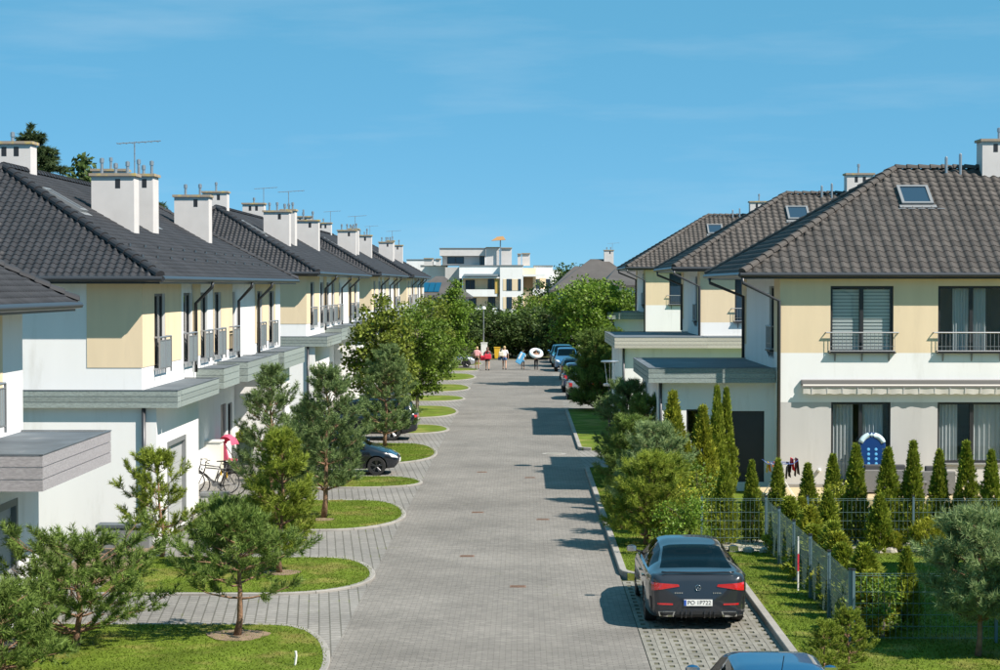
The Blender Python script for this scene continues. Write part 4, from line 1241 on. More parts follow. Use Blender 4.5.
    if kind == 'coupe':
        for s in (-1, 1):
            patch('tail_light', seg2((s * 0.36, 0.835), (s * 0.84, 0.865), 12), seg2((s * 0.34, 0.795), (s * 0.84, 0.715), 12), 'tail_red', off=0.010)
            patch('reflector', seg2((s * 0.46, 0.485), (s * 0.74, 0.495)), seg2((s * 0.46, 0.455), (s * 0.74, 0.462)), 'tail_red')
            patch('vent', seg2((s * 0.845, 0.60), (s * 0.875, 0.60), 3), seg2((s * 0.83, 0.36), (s * 0.85, 0.36), 3), 'black_plastic')
            ex = patch('exhaust', seg2((s * 0.42, 0.345), (s * 0.72, 0.345)), seg2((s * 0.45, 0.265), (s * 0.70, 0.265)), 'chrome', off=0.03)
            patch('tailpipe', seg2((s * 0.445, 0.335), (s * 0.69, 0.335)), seg2((s * 0.47, 0.278), (s * 0.675, 0.278)), 'black_plastic', off=0.036, parent=ex)
        patch('diffuser', seg2((-0.40, 0.34), (0.40, 0.34), 12), seg2((-0.40, 0.235), (0.40, 0.235), 12), 'black_plastic', off=0.012)
        for x in (-0.30, -0.22, -0.12, 0.12, 0.22, 0.30):
            patch('fin', seg2((x - 0.012, 0.345), (x + 0.012, 0.345), 2), seg2((x - 0.012, 0.235), (x + 0.012, 0.235), 2), 'paint_graphite', off=0.03)
        # boot lip
        q = MB(); pts = [onto(x, 0.985, False) for x in np.linspace(-0.66, 0.66, 15)]
        q.tube([(p.x, p.y + 0.02 - 0.03 * (1 - (p.x / 0.7) ** 2) * 0, lerp_tab(K['roof'], p.y + 0.05) + 0.012) for p in pts], 0.018, 6)
        build('boot_lip', q, paint, car, smooth=True)
        # three-pointed star in a ring
        c0 = onto(0, 0.775, False, 0.01)
        q = MB()
        q.tube([(0.05 * math.cos(t), c0.y, 0.775 + 0.05 * math.sin(t)) for t in np.linspace(0, 6.283, 19)], 0.005, 5, cap=False)
        for a in (90, 210, 330):
            q.tube([(0, c0.y, 0.775), (0.048 * math.cos(R(a)), c0.y, 0.775 + 0.048 * math.sin(R(a)))], 0.006, 4, rs=[0.009, 0.002])
        build('emblem', q, 'chrome', car, smooth=True)
        for (xa, xb) in ((-0.43, -0.27), (0.27, 0.43)):
            q = MB(); k = 5
            for i in range(k):
                x = xa + (xb - xa) * i / k; p = onto(x, 0.675, False, 0.004)
                q.box(x, x + (xb - xa) / k * 0.62, p.y - 0.004, p.y + 0.02, 0.664, 0.690)
            build('badge_lettering', q, 'chrome', car)
        # front seats' headrests seen through the rear window
        for x in (-0.36, 0.36):
            q = MB(); q.lathe([(0.0, 0.60), (0.22, 0.62), (0.23, 0.95), (0.12, 1.0), (0.10, 1.05), (0.13, 1.10), (0.11, 1.2), (0, 1.22)], 12, (x, -0.55, 0)); build('seat', q, 'seat_dark', car, smooth=True)
    else:
        for s in (-1, 1):
            patch('tail_light', seg2((s * (W - 0.30), be_r - 0.02), (s * (W - 0.10), be_r + 0.0), 5), seg2((s * (W - 0.30), be_r - 0.22), (s * (W - 0.09), be_r - 0.26), 5), 'tail_red', off=0.008)
        patch('bumper_insert', seg2((-W * 0.7, 0.42), (W * 0.7, 0.42), 8), seg2((-W * 0.66, 0.32), (W * 0.66, 0.32), 8), 'black_plastic')
    # front
    bf = lerp_tab(K['belt'], hl - 0.12)
    for s in (-1, 1):
        patch('headlight', seg2((s * (W - 0.36), bf + 0.04), (s * (W - 0.12), bf + 0.10), 6), seg2((s * (W - 0.40), bf - 0.08), (s * (W - 0.14), bf - 0.03), 6), 'lamp_clear', True, 0.008)
    patch('grille', seg2((-0.42, bf - 0.02), (0.42, bf - 0.02), 8), seg2((-0.34, bf - 0.18), (0.34, bf - 0.18), 8), 'black_plastic', True)
    patch('air_intake', seg2((-0.62, 0.40), (0.62, 0.40), 8), seg2((-0.55, 0.30), (0.55, 0.30), 8), 'black_plastic', True)
    # plates
    pz = 0.50 if kind == 'coupe' else (0.62 if kind == 'hatch' else 0.80)
    y0 = min(onto(x, pz + dz, False, 0.006).y for x in (-0.26, 0.26, 0) for dz in (-0.055, 0.055)) - 0.004
    if plate:
        q = MB(); q.box(-0.26, 0.26, y0 - 0.012, y0 + 0.03, pz - 0.057, pz + 0.057); pl = build('number_plate', q, 'plate_white', car)
        q = MB(); q.box(-0.258, -0.215, y0 - 0.015, y0 - 0.012, pz - 0.052, pz + 0.052); build('country_band', q, 'plate_blue', pl)
        cu = bpy.data.curves.new('plate_text', 'FONT'); cu.body = plate; cu.size = 0.105; cu.align_x = 'CENTER'; cu.align_y = 'CENTER'; cu.extrude = 0.001
        to = bpy.data.objects.new('tmp_text', cu); col.objects.link(to)
        tme = bpy.data.meshes.new_from_object(to.evaluated_get(bpy.context.evaluated_depsgraph_get()))
        bpy.data.objects.remove(to)
        tme.transform(Matrix.Translation((0.02, y0 - 0.014, pz)) @ Matrix.Rotation(R(90), 4, 'X'))
        tme.materials.clear()
        mesh_obj('lettering', tme, 'plate_ink', pl)
    else:
        q = MB(); q.box(-0.26, 0.26, y0 - 0.012, y0 + 0.03, pz - 0.057, pz + 0.057); build('number_plate', q, 'plate_white', car)
    y1 = max(onto(x, 0.47, True, 0.006).y for x in (-0.26, 0.26, 0)) + 0.004
    q = MB(); q.box(-0.26, 0.26, y1 - 0.03, y1 + 0.012, 0.41, 0.52); build('number_plate', q, 'plate_white', car)
    # door seams, handles, mirrors
    for s in (-1, 1):
        ym = K['ws'][1] - 0.22
        zm = lerp_tab(K['belt'], ym) + 0.10; wm = lerp_tab(K['width'], ym)
        q = MB(); q.lathe([(0.0, -0.06), (0.055, -0.055), (0.085, 0.0), (0.075, 0.06), (0.0, 0.085)], 10, (0, 0, 0), 'y')
        for i, v in enumerate(q.v): q.v[i] = (v[0] * 1.25 + s * (wm + 0.085), v[1] + ym, v[2] * 0.85 + zm)
        mi = build('mirror', q, paint, car, smooth=True)
        q = MB(); q.tube([(s * (wm * 0.90), ym + 0.02, zm - 0.07), (s * (wm + 0.05), ym, zm - 0.03)], 0.022, 5); build('mirror_arm', q, 'black_plastic', mi)
        q = MB(); q.box(s * (wm + 0.085) - 0.085, s * (wm + 0.085) + 0.085, ym - 0.064, ym - 0.055, zm - 0.05, zm + 0.05); build('mirror_glass', q, 'chrome', mi)
        for yd in (K['pil'][0][0] - 0.12, K['pil'][0][0] - 1.0):
            if yd < K['side'][0]: continue
            wd = lerp_tab(K['width'], yd); zd = lerp_tab(K['belt'], yd) - 0.13
            q = MB(); q.box(*sorted((s * (wd - 0.005), s * (wd + 0.03))), yd - 0.1, yd + 0.1, zd - 0.014, zd + 0.014); build('door_handle', q, paint, car)
    if rails or roof_strip:
        for s in (-1, 1):
            q = MB(); q.tube([(s * lerp_tab(K['rw'], y) * 0.93, y, lerp_tab(K['roof'], y) + (0.03 if abs(y + 0.75) < 0.85 else -0.02)) for y in np.linspace(-1.75, 0.2, 9)], 0.018, 5)
            build('roof_rail', q, 'black_plastic', car, smooth=True)
    if kind != 'coupe':
        q = MB(); pts = np.linspace(-0.5, 0.5, 7); yv = K['rwin'][1] + 0.02
        q.tube([(x, yv, lerp_tab(K['roof'], yv) + 0.03) for x in pts], 0.02, 5); build('spoiler', q, paint, car)
        q = MB(); q.tube([(0, yv + 0.25, lerp_tab(K['roof'], yv + 0.25)), (0, yv + 0.05, lerp_tab(K['roof'], yv + 0.25) + 0.22)], 0.006, 4); build('aerial', q, 'black_plastic', car)
    # wheels
    for yw in K['wb']:
        for s in (-1, 1):
            r = K['wr']; xo = s * (K['W'] - 0.03); xi = s * (K['W'] - 0.25)
            q = MB(); q.lathe([(r * 0.66, xi), (r * 0.93, xi), (r, xi + s * 0.03), (r, xo - s * 0.03), (r * 0.95, xo), (r * 0.68, xo)], 26, (0, yw, r), 'x')
            wh = build('wheel', q, 'rubber', car, smooth=True, auto=40)
            q = MB(); q.lathe([(r * 0.69, xo), (r * 0.64, xo), (r * 0.62, xo - s * 0.06), (r * 0.2, xo - s * 0.07), (0, xo - s * 0.07)], 26, (0, yw, r), 'x')
            build('rim', q, 'black_plastic', wh)
            q = MB()
            for k in range(5):
                a = k * 2 * math.pi / 5 + 0.3
                for da in (-0.16, 0.16):
                    c1 = (xo - s * 0.03, yw + math.cos(a) * r * 0.1, r + math.sin(a) * r * 0.1); c2 = (xo - s * 0.015, yw + math.cos(a + da) * r * 0.65, r + math.sin(a + da) * r * 0.65)
                    q.tube([c1, c2], 0.022, 5)
            q.lathe([(r * 0.18, xo - s * 0.05), (r * 0.17, xo - s * 0.012), (0, xo - s * 0.008)], 12, (0, yw, r), 'x')
            q.lathe([(r * 0.70, xo - s * 0.03), (r * 0.70, xo + s * 0.002), (r * 0.64, xo - s * 0.004), (r * 0.64, xo - s * 0.03)], 26, (0, yw, r), 'x')
            build('spokes', q, rim, wh)
    car.location = loc; car.rotation_euler = (0, 0, rz)
    bpy.data.meshes.remove(bvh_src)
    return car
# ------------------------------------------------------------------ ground, road, kerbs
def sheet(name, rects, z, m, kind='structure', thick=0.0):
    mb = MB()
    for (x0, x1, y0, y1) in rects:
        if thick: mb.box(x0, x1, y0, y1, z - thick, z)
        else: mb.add([(x0, y0, z), (x1, y0, z), (x1, y1, z), (x0, y1, z)], [(0, 1, 2, 3)])
    return tag(build(name, mb, m), kind=kind)

g = MB(); g.add([(-2500, -300, -0.06), (2500, -300, -0.06), (2500, 4500, -0.06), (-2500, 4500, -0.06)], [(0, 1, 2, 3)])
tag(build('ground', g, 'open_ground'), kind='structure')
XL, XR = -3.25, 2.10
sheet('road', [(XL, XR, -5, 164)], 0.0, 'road_paving')
sheet('driveway', [(-10.35, XL - 0.001, 5, 163)], 0.0, 'drive_paving')
sheet('driveway', [(XR + 0.001, 6.2, 66.6, 74.1)], 0.0, 'drive_paving')
sheet('parking_bay', [(XR + 0.001, 4.45, 98, 163)], 0.0, 'drive_paving')
sheet('side_path', [(XR + 0.001, 40, 163.2, 168)], 0.0, 'drive_paving')
LAWN_R = [(2.25, 40, 41.78, 66.5), (4.67, 40, 5, 41.779), (2.25, 40, 74.25, 97.9), (6.3, 40, 66.501, 74.249), (4.6, 40, 97.901, 163)]
sheet('lawn', LAWN_R, 0.085, 'lawn', thick=0.2)
sheet('bay_bed', [(XR + 0.001, 4.5, 5, 41.6)], -0.02, 'soil')

def stones(parent, path, w, z0, z1, step=1.0, gap=0.012, joined=False, m='concrete'):
    P = [Vector((p[0], p[1], 0)) for p in path]
    # resample
    cum = [0.0]
    for a, b in zip(P, P[1:]): cum.append(cum[-1] + (b - a).length)
    def at(s):
        s = min(max(s, 0), cum[-1])
        for i in range(len(P) - 1):
            if s <= cum[i + 1] + 1e-9:
                t = (s - cum[i]) / max(cum[i + 1] - cum[i], 1e-9); d = (P[i + 1] - P[i]).normalized(); return P[i].lerp(P[i + 1], t), d
        return P[-1], (P[-1] - P[-2]).normalized()
    n = max(1, round(cum[-1] / step)); L = cum[-1] / n
    J = MB()
    for k in range(n):
        a, b = k * L + gap / 2, (k + 1) * L - gap / 2
        mb = MB(); q = 4
        for i in range(q + 1):
            p, d = at(a + (b - a) * i / q); nn = Vector((-d.y, d.x, 0)) * w / 2
            e = 0.012
            for (o, z) in ((nn, z0), (nn, z1 - e), (nn * (1 - 2 * e / w), z1), (nn * -(1 - 2 * e / w), z1), (-nn, z1 - e), (-nn, z0)):
                mb.v.append((p.x + o.x, p.y + o.y, z))
        for i in range(q):
            for j in range(5): mb.f.append((i * 6 + j, i * 6 + j + 1, (i + 1) * 6 + j + 1, (i + 1) * 6 + j))
        mb.f.append((5, 4, 3, 2, 1, 0)); mb.f.append(tuple(q * 6 + j for j in range(6)))
        if joined: J.add(mb.v, mb.f)
        else: build('kerb_stone', mb, m, parent)
    if joined:
        o = build('kerb_stones', J, m, parent); o['kind'] = 'stuff'

def arc(cx, cy, r, a0, a1, n=8):
    return [(cx + r * math.cos(R(a0 + (a1 - a0) * i / n)), cy + r * math.sin(R(a0 + (a1 - a0) * i / n))) for i in range(n + 1)]

def kerb(path, w=0.15, z1=0.115, joined=False, step=1.0, z0=-0.15):
    k = bpy.data.objects.new('kerb', None); col.objects.link(k); tag(k, kind='structure')
    stones(k, path, w, z0, z1, step, joined=joined)
    return k
kerb([(4.575, 14), (4.575, 41.2)] + arc(4.1, 41.2, 0.475, 0, 90, 5) + [(2.9, 41.68)] + arc(2.9, 42.4, 0.72, 270, 180, 6) + [(2.18, 66.0)] + arc(2.6, 66.1, 0.42, 180, 90, 4))
kerb(arc(2.6, 74.6, 0.42, 270, 180, 4) + [(2.18, 97.4)] + arc(2.6, 97.4, 0.42, 180, 90, 4) + [(4.3, 97.82)])
kerb([(4.52, 98), (4.52, 163)], joined=True)

ISL = [(18, 24.5), (28.2, 35.8), (39.4, 44.7), (49.7, 56.6), (60.2, 63.7), (68.3, 77.0), (82.0, 87.5), (92.0, 101), (105, 110.5), (114.5, 123), (128, 138), (142, 147), (151, 160)]
def island(y0, y1):
    L = y1 - y0; xi = -8.75
    tipy = y0 + L * 0.46
    pts = [(xi, y0)]
    # near flank: straight, then a wide curve to the tip
    for i in range(13):
        t = i / 12 * math.pi / 2
        pts.append((-5.4 + 2.15 * math.sin(t) ** 0.9, tipy - (tipy - y0) * math.cos(t) ** 0.9))
    for i in range(1, 11):
        t = i / 10 * math.pi / 2
        pts.append((-4.9 + 1.65 * math.cos(t) ** 0.7, tipy + (y1 - tipy) * math.sin(t) ** 1.25))
    pts.append((xi, y1))
    return pts
island_polys = []
for i, (a, b) in enumerate(ISL):
    p = island(a, b)
    mb = MB(); mb.prism(p, -0.1, 0.045)
    tag(build('lawn', mb, 'lawn'), kind='structure')
    kerb(p, 0.13, 0.050, joined=(a > 70 or a < 25), step=0.9, z0=-0.08)
    island_polys.append(p)

# mulch beds under the house walls and tree discs
sheet('planting_bed', [(-10.2, -8.8, 40.6, 47.0)], 0.012, 'mulch')
for (x, y, r) in ((-5.1, 34.6, 0.55), (-5.25, 42.2, 0.4), (-5.35, 51.8, 0.3)):
    mb = MB(); mb.prism([(x + r * math.cos(t) * (1 + 0.15 * math.sin(3 * t)), y + r * math.sin(t)) for t in np.linspace(0, 6.1, 16)], 0.02, 0.058)
    tag(build('planting_bed', mb, 'mulch'), kind='structure')
sheet('planting_bed', [(4.4, 17, 45.4, 47.4)], 0.098, 'gravel')
sheet('terrace', [(6.9, 24, 54.2, 57.45)], 0.34, 'deck', thick=0.3)

# openwork concrete blocks of the near parking bay
bw, bl = 0.24, 0.42
bm_ = MB()
e0, e1, hx, hy, zt_, zb0 = 0.004, 0.006, 0.045, 0.10, 0.0, -0.035
ou = [(e0, e1), (bw - e0, e1), (bw - e0, bl - e1), (e0, bl - e1)]
inn = [(bw / 2 - hx, bl / 2 - hy), (bw / 2 + hx, bl / 2 - hy), (bw / 2 + hx, bl / 2 + hy), (bw / 2 - hx, bl / 2 + hy)]
bm_.v = [(*p, zt_) for p in ou] + [(*p, zt_) for p in inn] + [(*p, zb0) for p in ou] + [(*p, zb0) for p in inn]
for i in range(4):
    j = (i + 1) % 4
    bm_.f += [(i, j, 4 + j, 4 + i), (i, 8 + i, 8 + j, j), (4 + i, 4 + j, 12 + j, 12 + i)]
bme = bpy.data.meshes.new('paving_block'); bme.from_pydata(bm_.v, [], bm_.f); bme.materials.append(MATS['concrete_block']); bme.update()
pb = bpy.data.objects.new('paving', None); col.objects.link(pb); tag(pb, kind='structure')
rest = MB(); cnt = 0
for r_ in range(28, -58, -1):
    y = 29.2 + r_ * bl
    for c_ in range(10):
        x = XR + 0.012 + c_ * bw
        yy = y + (bl / 2 if c_ % 2 else 0)
        if yy + bl > 41.58: continue
        dz = rnd.uniform(-0.004, 0.004)
        if y > 29.1 and cnt < 300:
            o = bpy.data.objects.new('paving_block', bme); col.objects.link(o); o.parent = pb; o.location = (x, yy, dz); cnt += 1
        else:
            rest.add([(v[0] + x, v[1] + yy, v[2] + dz) for v in bm_.v], bm_.f)
o = build('paving_blocks', rest, 'concrete_block', pb); o['kind'] = 'stuff'

# iron covers in the road
for (px, py, rz) in ((482, 472.5, 0), (477.6, 513, 0), (543, 520, 0), (467, 557, 0), (518, 587.5, 0), (530, 478, 0)):
    x, y = G(px, py)
    t = thing('drain_cover', 'small rusty iron cover set flush in the grey road', 'drain cover', (x, y, 0), 0, 'iron covers in the road')
    mb = MB(); mb.box(-0.17, 0.17, -0.13, 0.13, -0.02, 0.006); build('frame', mb, 'rust', t)
    mb = MB()
    for k in range(5): mb.box(-0.14, 0.14, -0.105 + k * 0.044, -0.085 + k * 0.044, 0.006, 0.014)
    build('bars', mb, 'rust', t)
x, y = G(554, 454)
t = thing('manhole_cover', 'round pale concrete manhole cover in the road', 'manhole', (x, y, 0))
mb = MB(); mb.lathe([(0.46, -0.02), (0.46, 0.008), (0.0, 0.008)], 24); build('ring', mb, 'concrete', t)
mb = MB(); mb.lathe([(0.30, 0.008), (0.30, 0.014), (0.0, 0.014)], 24); build('lid', mb, 'concrete_block', t)

# ------------------------------------------------------------------ houses
row_house('row house end at the street beginning with a grey-violet boarded canopy', -9.80, 10.75, 5.95, 3.35, 0, 'mauve_wood', seed=5, chim=False, reach=1.75, ov=0.85)
row_house('row house with grey-green boarded canopies behind the parked bicycle', -9.35, 47.7, 6.5, 3.85, 300, 'grey_wood', seed=1)
hb = row_house('second row house beyond the bicycle, half hidden by pines and dark cars', -9.35, 84.0, 6.85, 4.2, 0, 'grey_wood', far=True, seed=3)
hc = copy_tree(hb); hc.location = (-9.35, 120.3, 0.12); hc['label'] = 'third row house beyond the bicycle, behind the leafy trees'
hd = copy_tree(hb); hd.location = (-9.35, 156.6, 0.15); hd['label'] = 'last row house of the street, next to the solar panel roof'

garden_house('beige house with awning, patio door and standing blue air bed', 7.58, 57.5, 0.35, 6.65, 300, 'grey_wood', seed=3)
r2 = garden_house('beige house with pale boarded garage canopy behind the awning house', 7.58, 83.4, 0.45, 7.05, 0, 'pale_wood', far=True, gar=(-3.5, -3.0, 6.0), gtop=4.15, seed=6, gright=2.8)
garden_house('beige house farthest along the parked cars, behind a grey shed', 7.58, 120.8, 0.8, 7.4, 0, 'grey_wood', far=True, gar=(-2.0, 1.3, 7.0), gtop=4.6, seed=8)
garden_house('beige house with hipped roof that shades the lawn by the fence', 12.95, 29.8, 0.35, 6.65, 0, 'grey_wood', far=True, gar=(-2.1, 1.3, 8.0), seed=9, gdetail=False)

# ------------------------------------------------------------------ far buildings
def px_box(mb, x0, x1, y0, y1, D, depth):
    s = FPX / D
    mb.box((x0 - VPX) / s, (x1 - VPX) / s, D, D + depth, CAM_H - (y1 - VPY) / s, CAM_H - (y0 - VPY) / s)
    return mb
DA = 300.0
SA = FPX / DA
def Z(y): return CAM_H - (y - VPY) / SA
def Xa(x): return (x - VPX) / SA
ap = thing('apartment_block', 'white flat-roofed apartment block with stepped terraces behind the trees', 'building', (0, DA, 0))
def apx(name, x0, x1, y0, y1, d0, d1, m, parent=None):
    mb = MB(); mb.box(Xa(x0), Xa(x1), d0, d1, Z(y1), Z(y0)); return build(name, mb, m, parent or ap)
zb_ = 330
def awin(F, x0, x1, y0, y1, m='window_tint'):
    d = F
    w = apx('window', x0, x1, y0, y1, d - 0.06, d + 0.05, 'frame_dark')
    n = 2 if x1 - x0 > 3 else 1
    for k in range(n):
        a = x0 + (x1 - x0) * k / n; b = x0 + (x1 - x0) * (k + 1) / n
        apx('pane', a + 0.45, b - 0.45, y0 + 0.5, y1 - 0.5, d - 0.08, d - 0.055, m, w)
# tower volumes
apx('wall', 500, 523, 266, zb_, 0, 16, 'white_plaster'); apx('parapet', 499.7, 523.3, 265, 266, -0.1, 16.1, 'frame_grey')
apx('wall', 459, 500, 266, 277, 1.0, 16, 'white_plaster'); apx('parapet', 459, 499.6, 265.1, 266, 0.9, 16.05, 'frame_grey')
apx('wall', 462, 500, 277, zb_, 2.6, 15.9, 'beige_plaster')
apx('balcony', 466, 497.5, 289.5, 296.5, 0.3, 2.55, 'white_plaster'); apx('balcony', 466, 497.5, 308, 314, 0.3, 2.55, 'white_plaster')
apx('awning', 464, 498, 274, 276.2, -0.2, 0.95, 'railing_panel'); apx('ceiling_band', 459.3, 499.5, 277.05, 278.4, 0.0, 2.55, 'white_plaster')
apx('screen', 495, 498.5, 278.5, 293.5, 0.25, 0.5, 'panel_ochre')
awin(2.6, 465, 474.5, 280, 290); awin(2.6, 487.5, 494, 279, 290); awin(2.6, 487.5, 495, 297, 308); awin(2.6, 467, 476, 298, 308)
for (a, b) in ((506.5, 512), (518, 521)):
    for (c, d) in ((279, 290.5), (297, 309)): awin(0.0, a, b, c, d)
apx('rendered_field', 512, 518, 279, 290.5, -0.04, 0, 'beige_plaster'); apx('rendered_field', 503, 506.5, 279, 290.5, -0.04, 0, 'beige_plaster'); apx('rendered_field', 503, 506.5, 297, 309, -0.04, 0, 'beige_plaster'); apx('rendered_field', 512, 518, 297, 309, -0.04, 0, 'beige_plaster')
apx('wall', 523.1, 536, 268, zb_, 1.5, 15.9, 'beige_plaster'); apx('panel', 523.8, 533, 277, 290.5, 1.35, 1.5, 'panel_brown'); apx('ceiling_band', 523.5, 545, 274, 276.5, 0.1, 1.4, 'white_plaster')
apx('wall', 534, 553, 266, zb_, 2.0, 15.8, 'white_plaster'); apx('parapet', 533.8, 553.2, 265.2, 266, 1.9, 15.85, 'frame_grey')
apx('balcony', 533, 553.5, 289, 296.5, 0.8, 1.98, 'white_plaster'); apx('rendered_field', 540, 553, 297, 315, 1.9, 2.0, 'beige_plaster'); apx('rendered_field', 540, 546, 278, 289, 1.95, 2.0, 'beige_plaster')
awin(2.0, 535.5, 539.8, 279, 289.5); awin(2.0, 546, 550.5, 279, 289.5)
apx('wall', 553.1, 562, 270, zb_, 4, 15.5, 'white_plaster'); apx('parapet', 553.2, 562.2, 269.3, 270, 3.9, 15.55, 'frame_grey')
# wing to the side and penthouse
apx('wall', 418, 444, 265.5, zb_, 7, 15, 'white_plaster'); apx('parapet', 418, 444.2, 264.6, 265.5, 6.9, 15.05, 'frame_grey')
apx('wall', 444.1, 459, 267, zb_, 4, 15.6, 'grey_plaster'); apx('wall', 400, 432, 258.5, 270, 17, 26, 'white_plaster'); apx('parapet', 399.8, 432.2, 257.8, 258.5, 16.9, 26.1, 'frame_grey')
apx('penthouse', 441, 484, 255.5, 265, 5, 14, 'chimney_plaster'); apx('roof_slab', 438.5, 485, 248.2, 255.4, 4.2, 15, 'chimney_plaster'); apx('roof_edge', 438, 485.3, 247.4, 248.1, 4.1, 15.1, 'frame_grey')
awin(5.0, 446, 463, 256.5, 263.5); awin(5.0, 479, 483.5, 256, 265)
for (a, b, c) in ((485.5, 499, 247.5), (501, 511.5, 248), (522, 530, 253.5), (517.5, 521, 254), (423, 432, 258.5), (435, 439.5, 259)):
    ch = apx('chimney', a, b, c, 265.5, 3.2, 5.5, 'chimney_plaster'); apx('cap', a - 0.4, b + 0.4, c - 0.8, c, 3.0, 5.7, 'lichen_cap', ch)
ms = apx('mast', 499.6, 500.8, 240, 266, 2.6, 2.8, 'zinc'); mb = MB()
mb.add([(Xa(491), 2.0, Z(240.5)), (Xa(505.5), 2.0, Z(239.5)), (Xa(505.5), 3.6, Z(239.5)), (Xa(491), 3.6, Z(240.5)), (Xa(497), 2.6, Z(236.4)), (Xa(503), 2.6, Z(235.8))],
       [(0, 3, 2, 1), (0, 1, 5, 4), (1, 2, 5), (2, 3, 4, 5), (3, 0, 4)])
build('mast_canopy', mb, 'hide_orange', ms)

def small_house(label, D, xc, hw, apex_y, eave_y, ridge_px, solar=False, depth=9.0, chim=None, m='tile_far'):
    s = FPX / D
    X = (xc - VPX) / s; ze = CAM_H - (eave_y - VPY) / s; za = CAM_H - (apex_y - VPY) / s; w = hw / s; rl = ridge_px / s
    h = thing('far_house', label, 'house', (X, D, 0), 0, 'houses beyond the street end')
    mb = MB(); mb.box(-w + 0.5, w - 0.5, 0.5, depth - 0.5, -0.1, ze - 0.05); build('wall', mb, 'white_plaster', h)
    mb = MB(); c = depth / 2; r2_ = min(rl, w * 0.95)
    mb.add([(-w, 0, ze), (w, 0, ze), (w, depth, ze), (-w, depth, ze), (-r2_, c, za), (r2_, c, za), (-w, 0, ze - 0.18), (w, 0, ze - 0.18), (w, depth, ze - 0.18), (-w, depth, ze - 0.18)],
           [(0, 1, 5, 4), (1, 2, 5), (2, 3, 4, 5), (3, 0, 4), (6, 7, 1, 0), (7, 8, 2, 1), (8, 9, 3, 2), (9, 6, 0, 3), (9, 8, 7, 6)])
    ro = build('roof', mb, m, h)
    for k in range(2):
        q = MB(); q.box(-w * 0.5 + k * w * 0.7, -w * 0.5 + k * w * 0.7 + 1.2, 0.44, 0.5, ze - 1.9, ze - 0.7); f = build('window', q, 'frame_dark', h)
        q = MB(); q.box(-w * 0.5 + k * w * 0.7 + 0.1, -w * 0.5 + k * w * 0.7 + 1.1, 0.42, 0.44, ze - 1.8, ze - 0.8); build('pane', q, 'window_tint', f)
    if solar:
        n = Vector((0, -(za - ze), c)).normalized(); t = Vector((0, c, za - ze)); 
        for k in range(4):
            q = MB(); u0 = -w * 0.72 + k * (w * 0.72) / 4; u1 = u0 + w * 0.72 / 4 - 0.05
            P = lambda u, v: Vector((u + 0.45 * v * w * 0.3, 0, ze)) + t * v + n * 0.08
            q.add([P(u0, 0.22), P(u1, 0.22), P(u1, 0.66), P(u0, 0.66)], [(0, 1, 2, 3)])
            for v_ in list(q.v): q.v.append(tuple(Vector(v_) - n * 0.05))
            q.f += [(7, 6, 5, 4), (0, 4, 5, 1), (1, 5, 6, 2), (2, 6, 7, 3), (3, 7, 4, 0)]
            build('solar_panel', q, 'solar_panel', ro)
    if chim:
        chimney(h, *chim)
    return h
s_ = FPX / 200
small_house('low house with blue solar panels on its brown roof', 205, 438, 33, 276, 297, 4, True)
small_house('brown roofed house with a white chimney beyond the parked cars', 200, 600, 50, 258.5, 290, 8, False, 10.0, (0.6, 1.6, 4.6, 5.4, 7.5, 9.9, 2, 4, 0.8))
small_house('brown roofed house lower beside the white apartment block', 222, 585, 36, 266, 291, 10)
small_house('dark gabled house roof beyond the last garden house', 185, 628, 26, 268, 285, 10)
sh = thing('garden_shed', 'small grey garden shed with gable roof beside the parked cars', 'shed', (7.05, 138, 0))
mb = MB(); mb.box(-0.9, 0.9, 0, 2.4, -0.1, 2.9); build('wall', mb, 'mauve_wood', sh)
mb = MB(); mb.add([(-1.15, -0.2, 2.75), (0, -0.2, 3.65), (1.15, -0.2, 2.75), (-1.15, 2.6, 2.75), (0, 2.6, 3.65), (1.15, 2.6, 2.75), (0, -0.2, 2.8), (0, 2.6, 2.8)], [(0, 1, 4, 3), (1, 2, 5, 4), (0, 6, 1), (6, 2, 1), (3, 4, 7), (7, 4, 5)]); build('roof', mb, 'grey_plaster', sh)
mb = MB(); mb.box(-0.4, 0.4, -0.03, 0, 0.3, 2.3); build('door', mb, 'door_dark', sh)
# ------------------------------------------------------------------ plants
def at(px, D, z=0.05): return ((px - VPX) * D / FPX, D, z)
GP = 'young pines along the street'
plant('pine_tree', pine_mesh(11, 2.2, 1.35, 0.68, 'needle_green', 7, 5, 30, 0.12, 0.008, 0.40, 0.0, 0.3, 12, 0.8, 0.058), 'pine with a clear bare trunk in a round mulch patch', 'tree', (-5.1, 34.6, 0.05), 0.4, 1.0, GP)
plant('pine_tree', pine_mesh(12, 1.6, 1.4, 0.2, 'needle_green', 6, 7, 30, 0.12, 0.008, 0.5, 0.0, 0.9, 13, 0.35, 0.06, bushy=1.0), 'broad bushy pine with spreading low branches beside the clear-trunk pine', 'tree', (-7.75, 33.6, 0.05), 0.9, 1.0, GP)
plant('pine_tree', pine_mesh(13, 1.35, 0.9, 0.2, 'needle_green', 6, 6, 28, 0.12, 0.008, 0.5, 0.0, 0.7, 14, 0.45, 0.05, bushy=1.0), 'small pine close to the grey-violet canopy house, beside the broad bushy pine', 'tree', (-8.2, 30.6, 0.05), 2.0, 1.0, GP)
plant('pine_tree', pine_mesh(14, 2.3, 0.95, 0.4, 'needle_lime', 7, 5, 30, 0.12, 0.008, 0.6, 0.0, 0.4, 9, 0.6, 0.045), 'sparse yellow-green pine standing before the white garage side wall', 'tree', (-8.3, 44.6, 0.05), 0.2, 1.0, GP)
plant('pine_tree', pine_mesh(15, 3.0, 0.85, 0.35, 'needle_lime', 9, 6, 30, 0.12, 0.008, 0.75, 0.0, 0.3, 12, 0.55, 0.055), 'upright lime green pine in front of the tall blue-green pines', 'tree', (-5.3, 42.2, 0.05), 1.2, 1.0, GP)
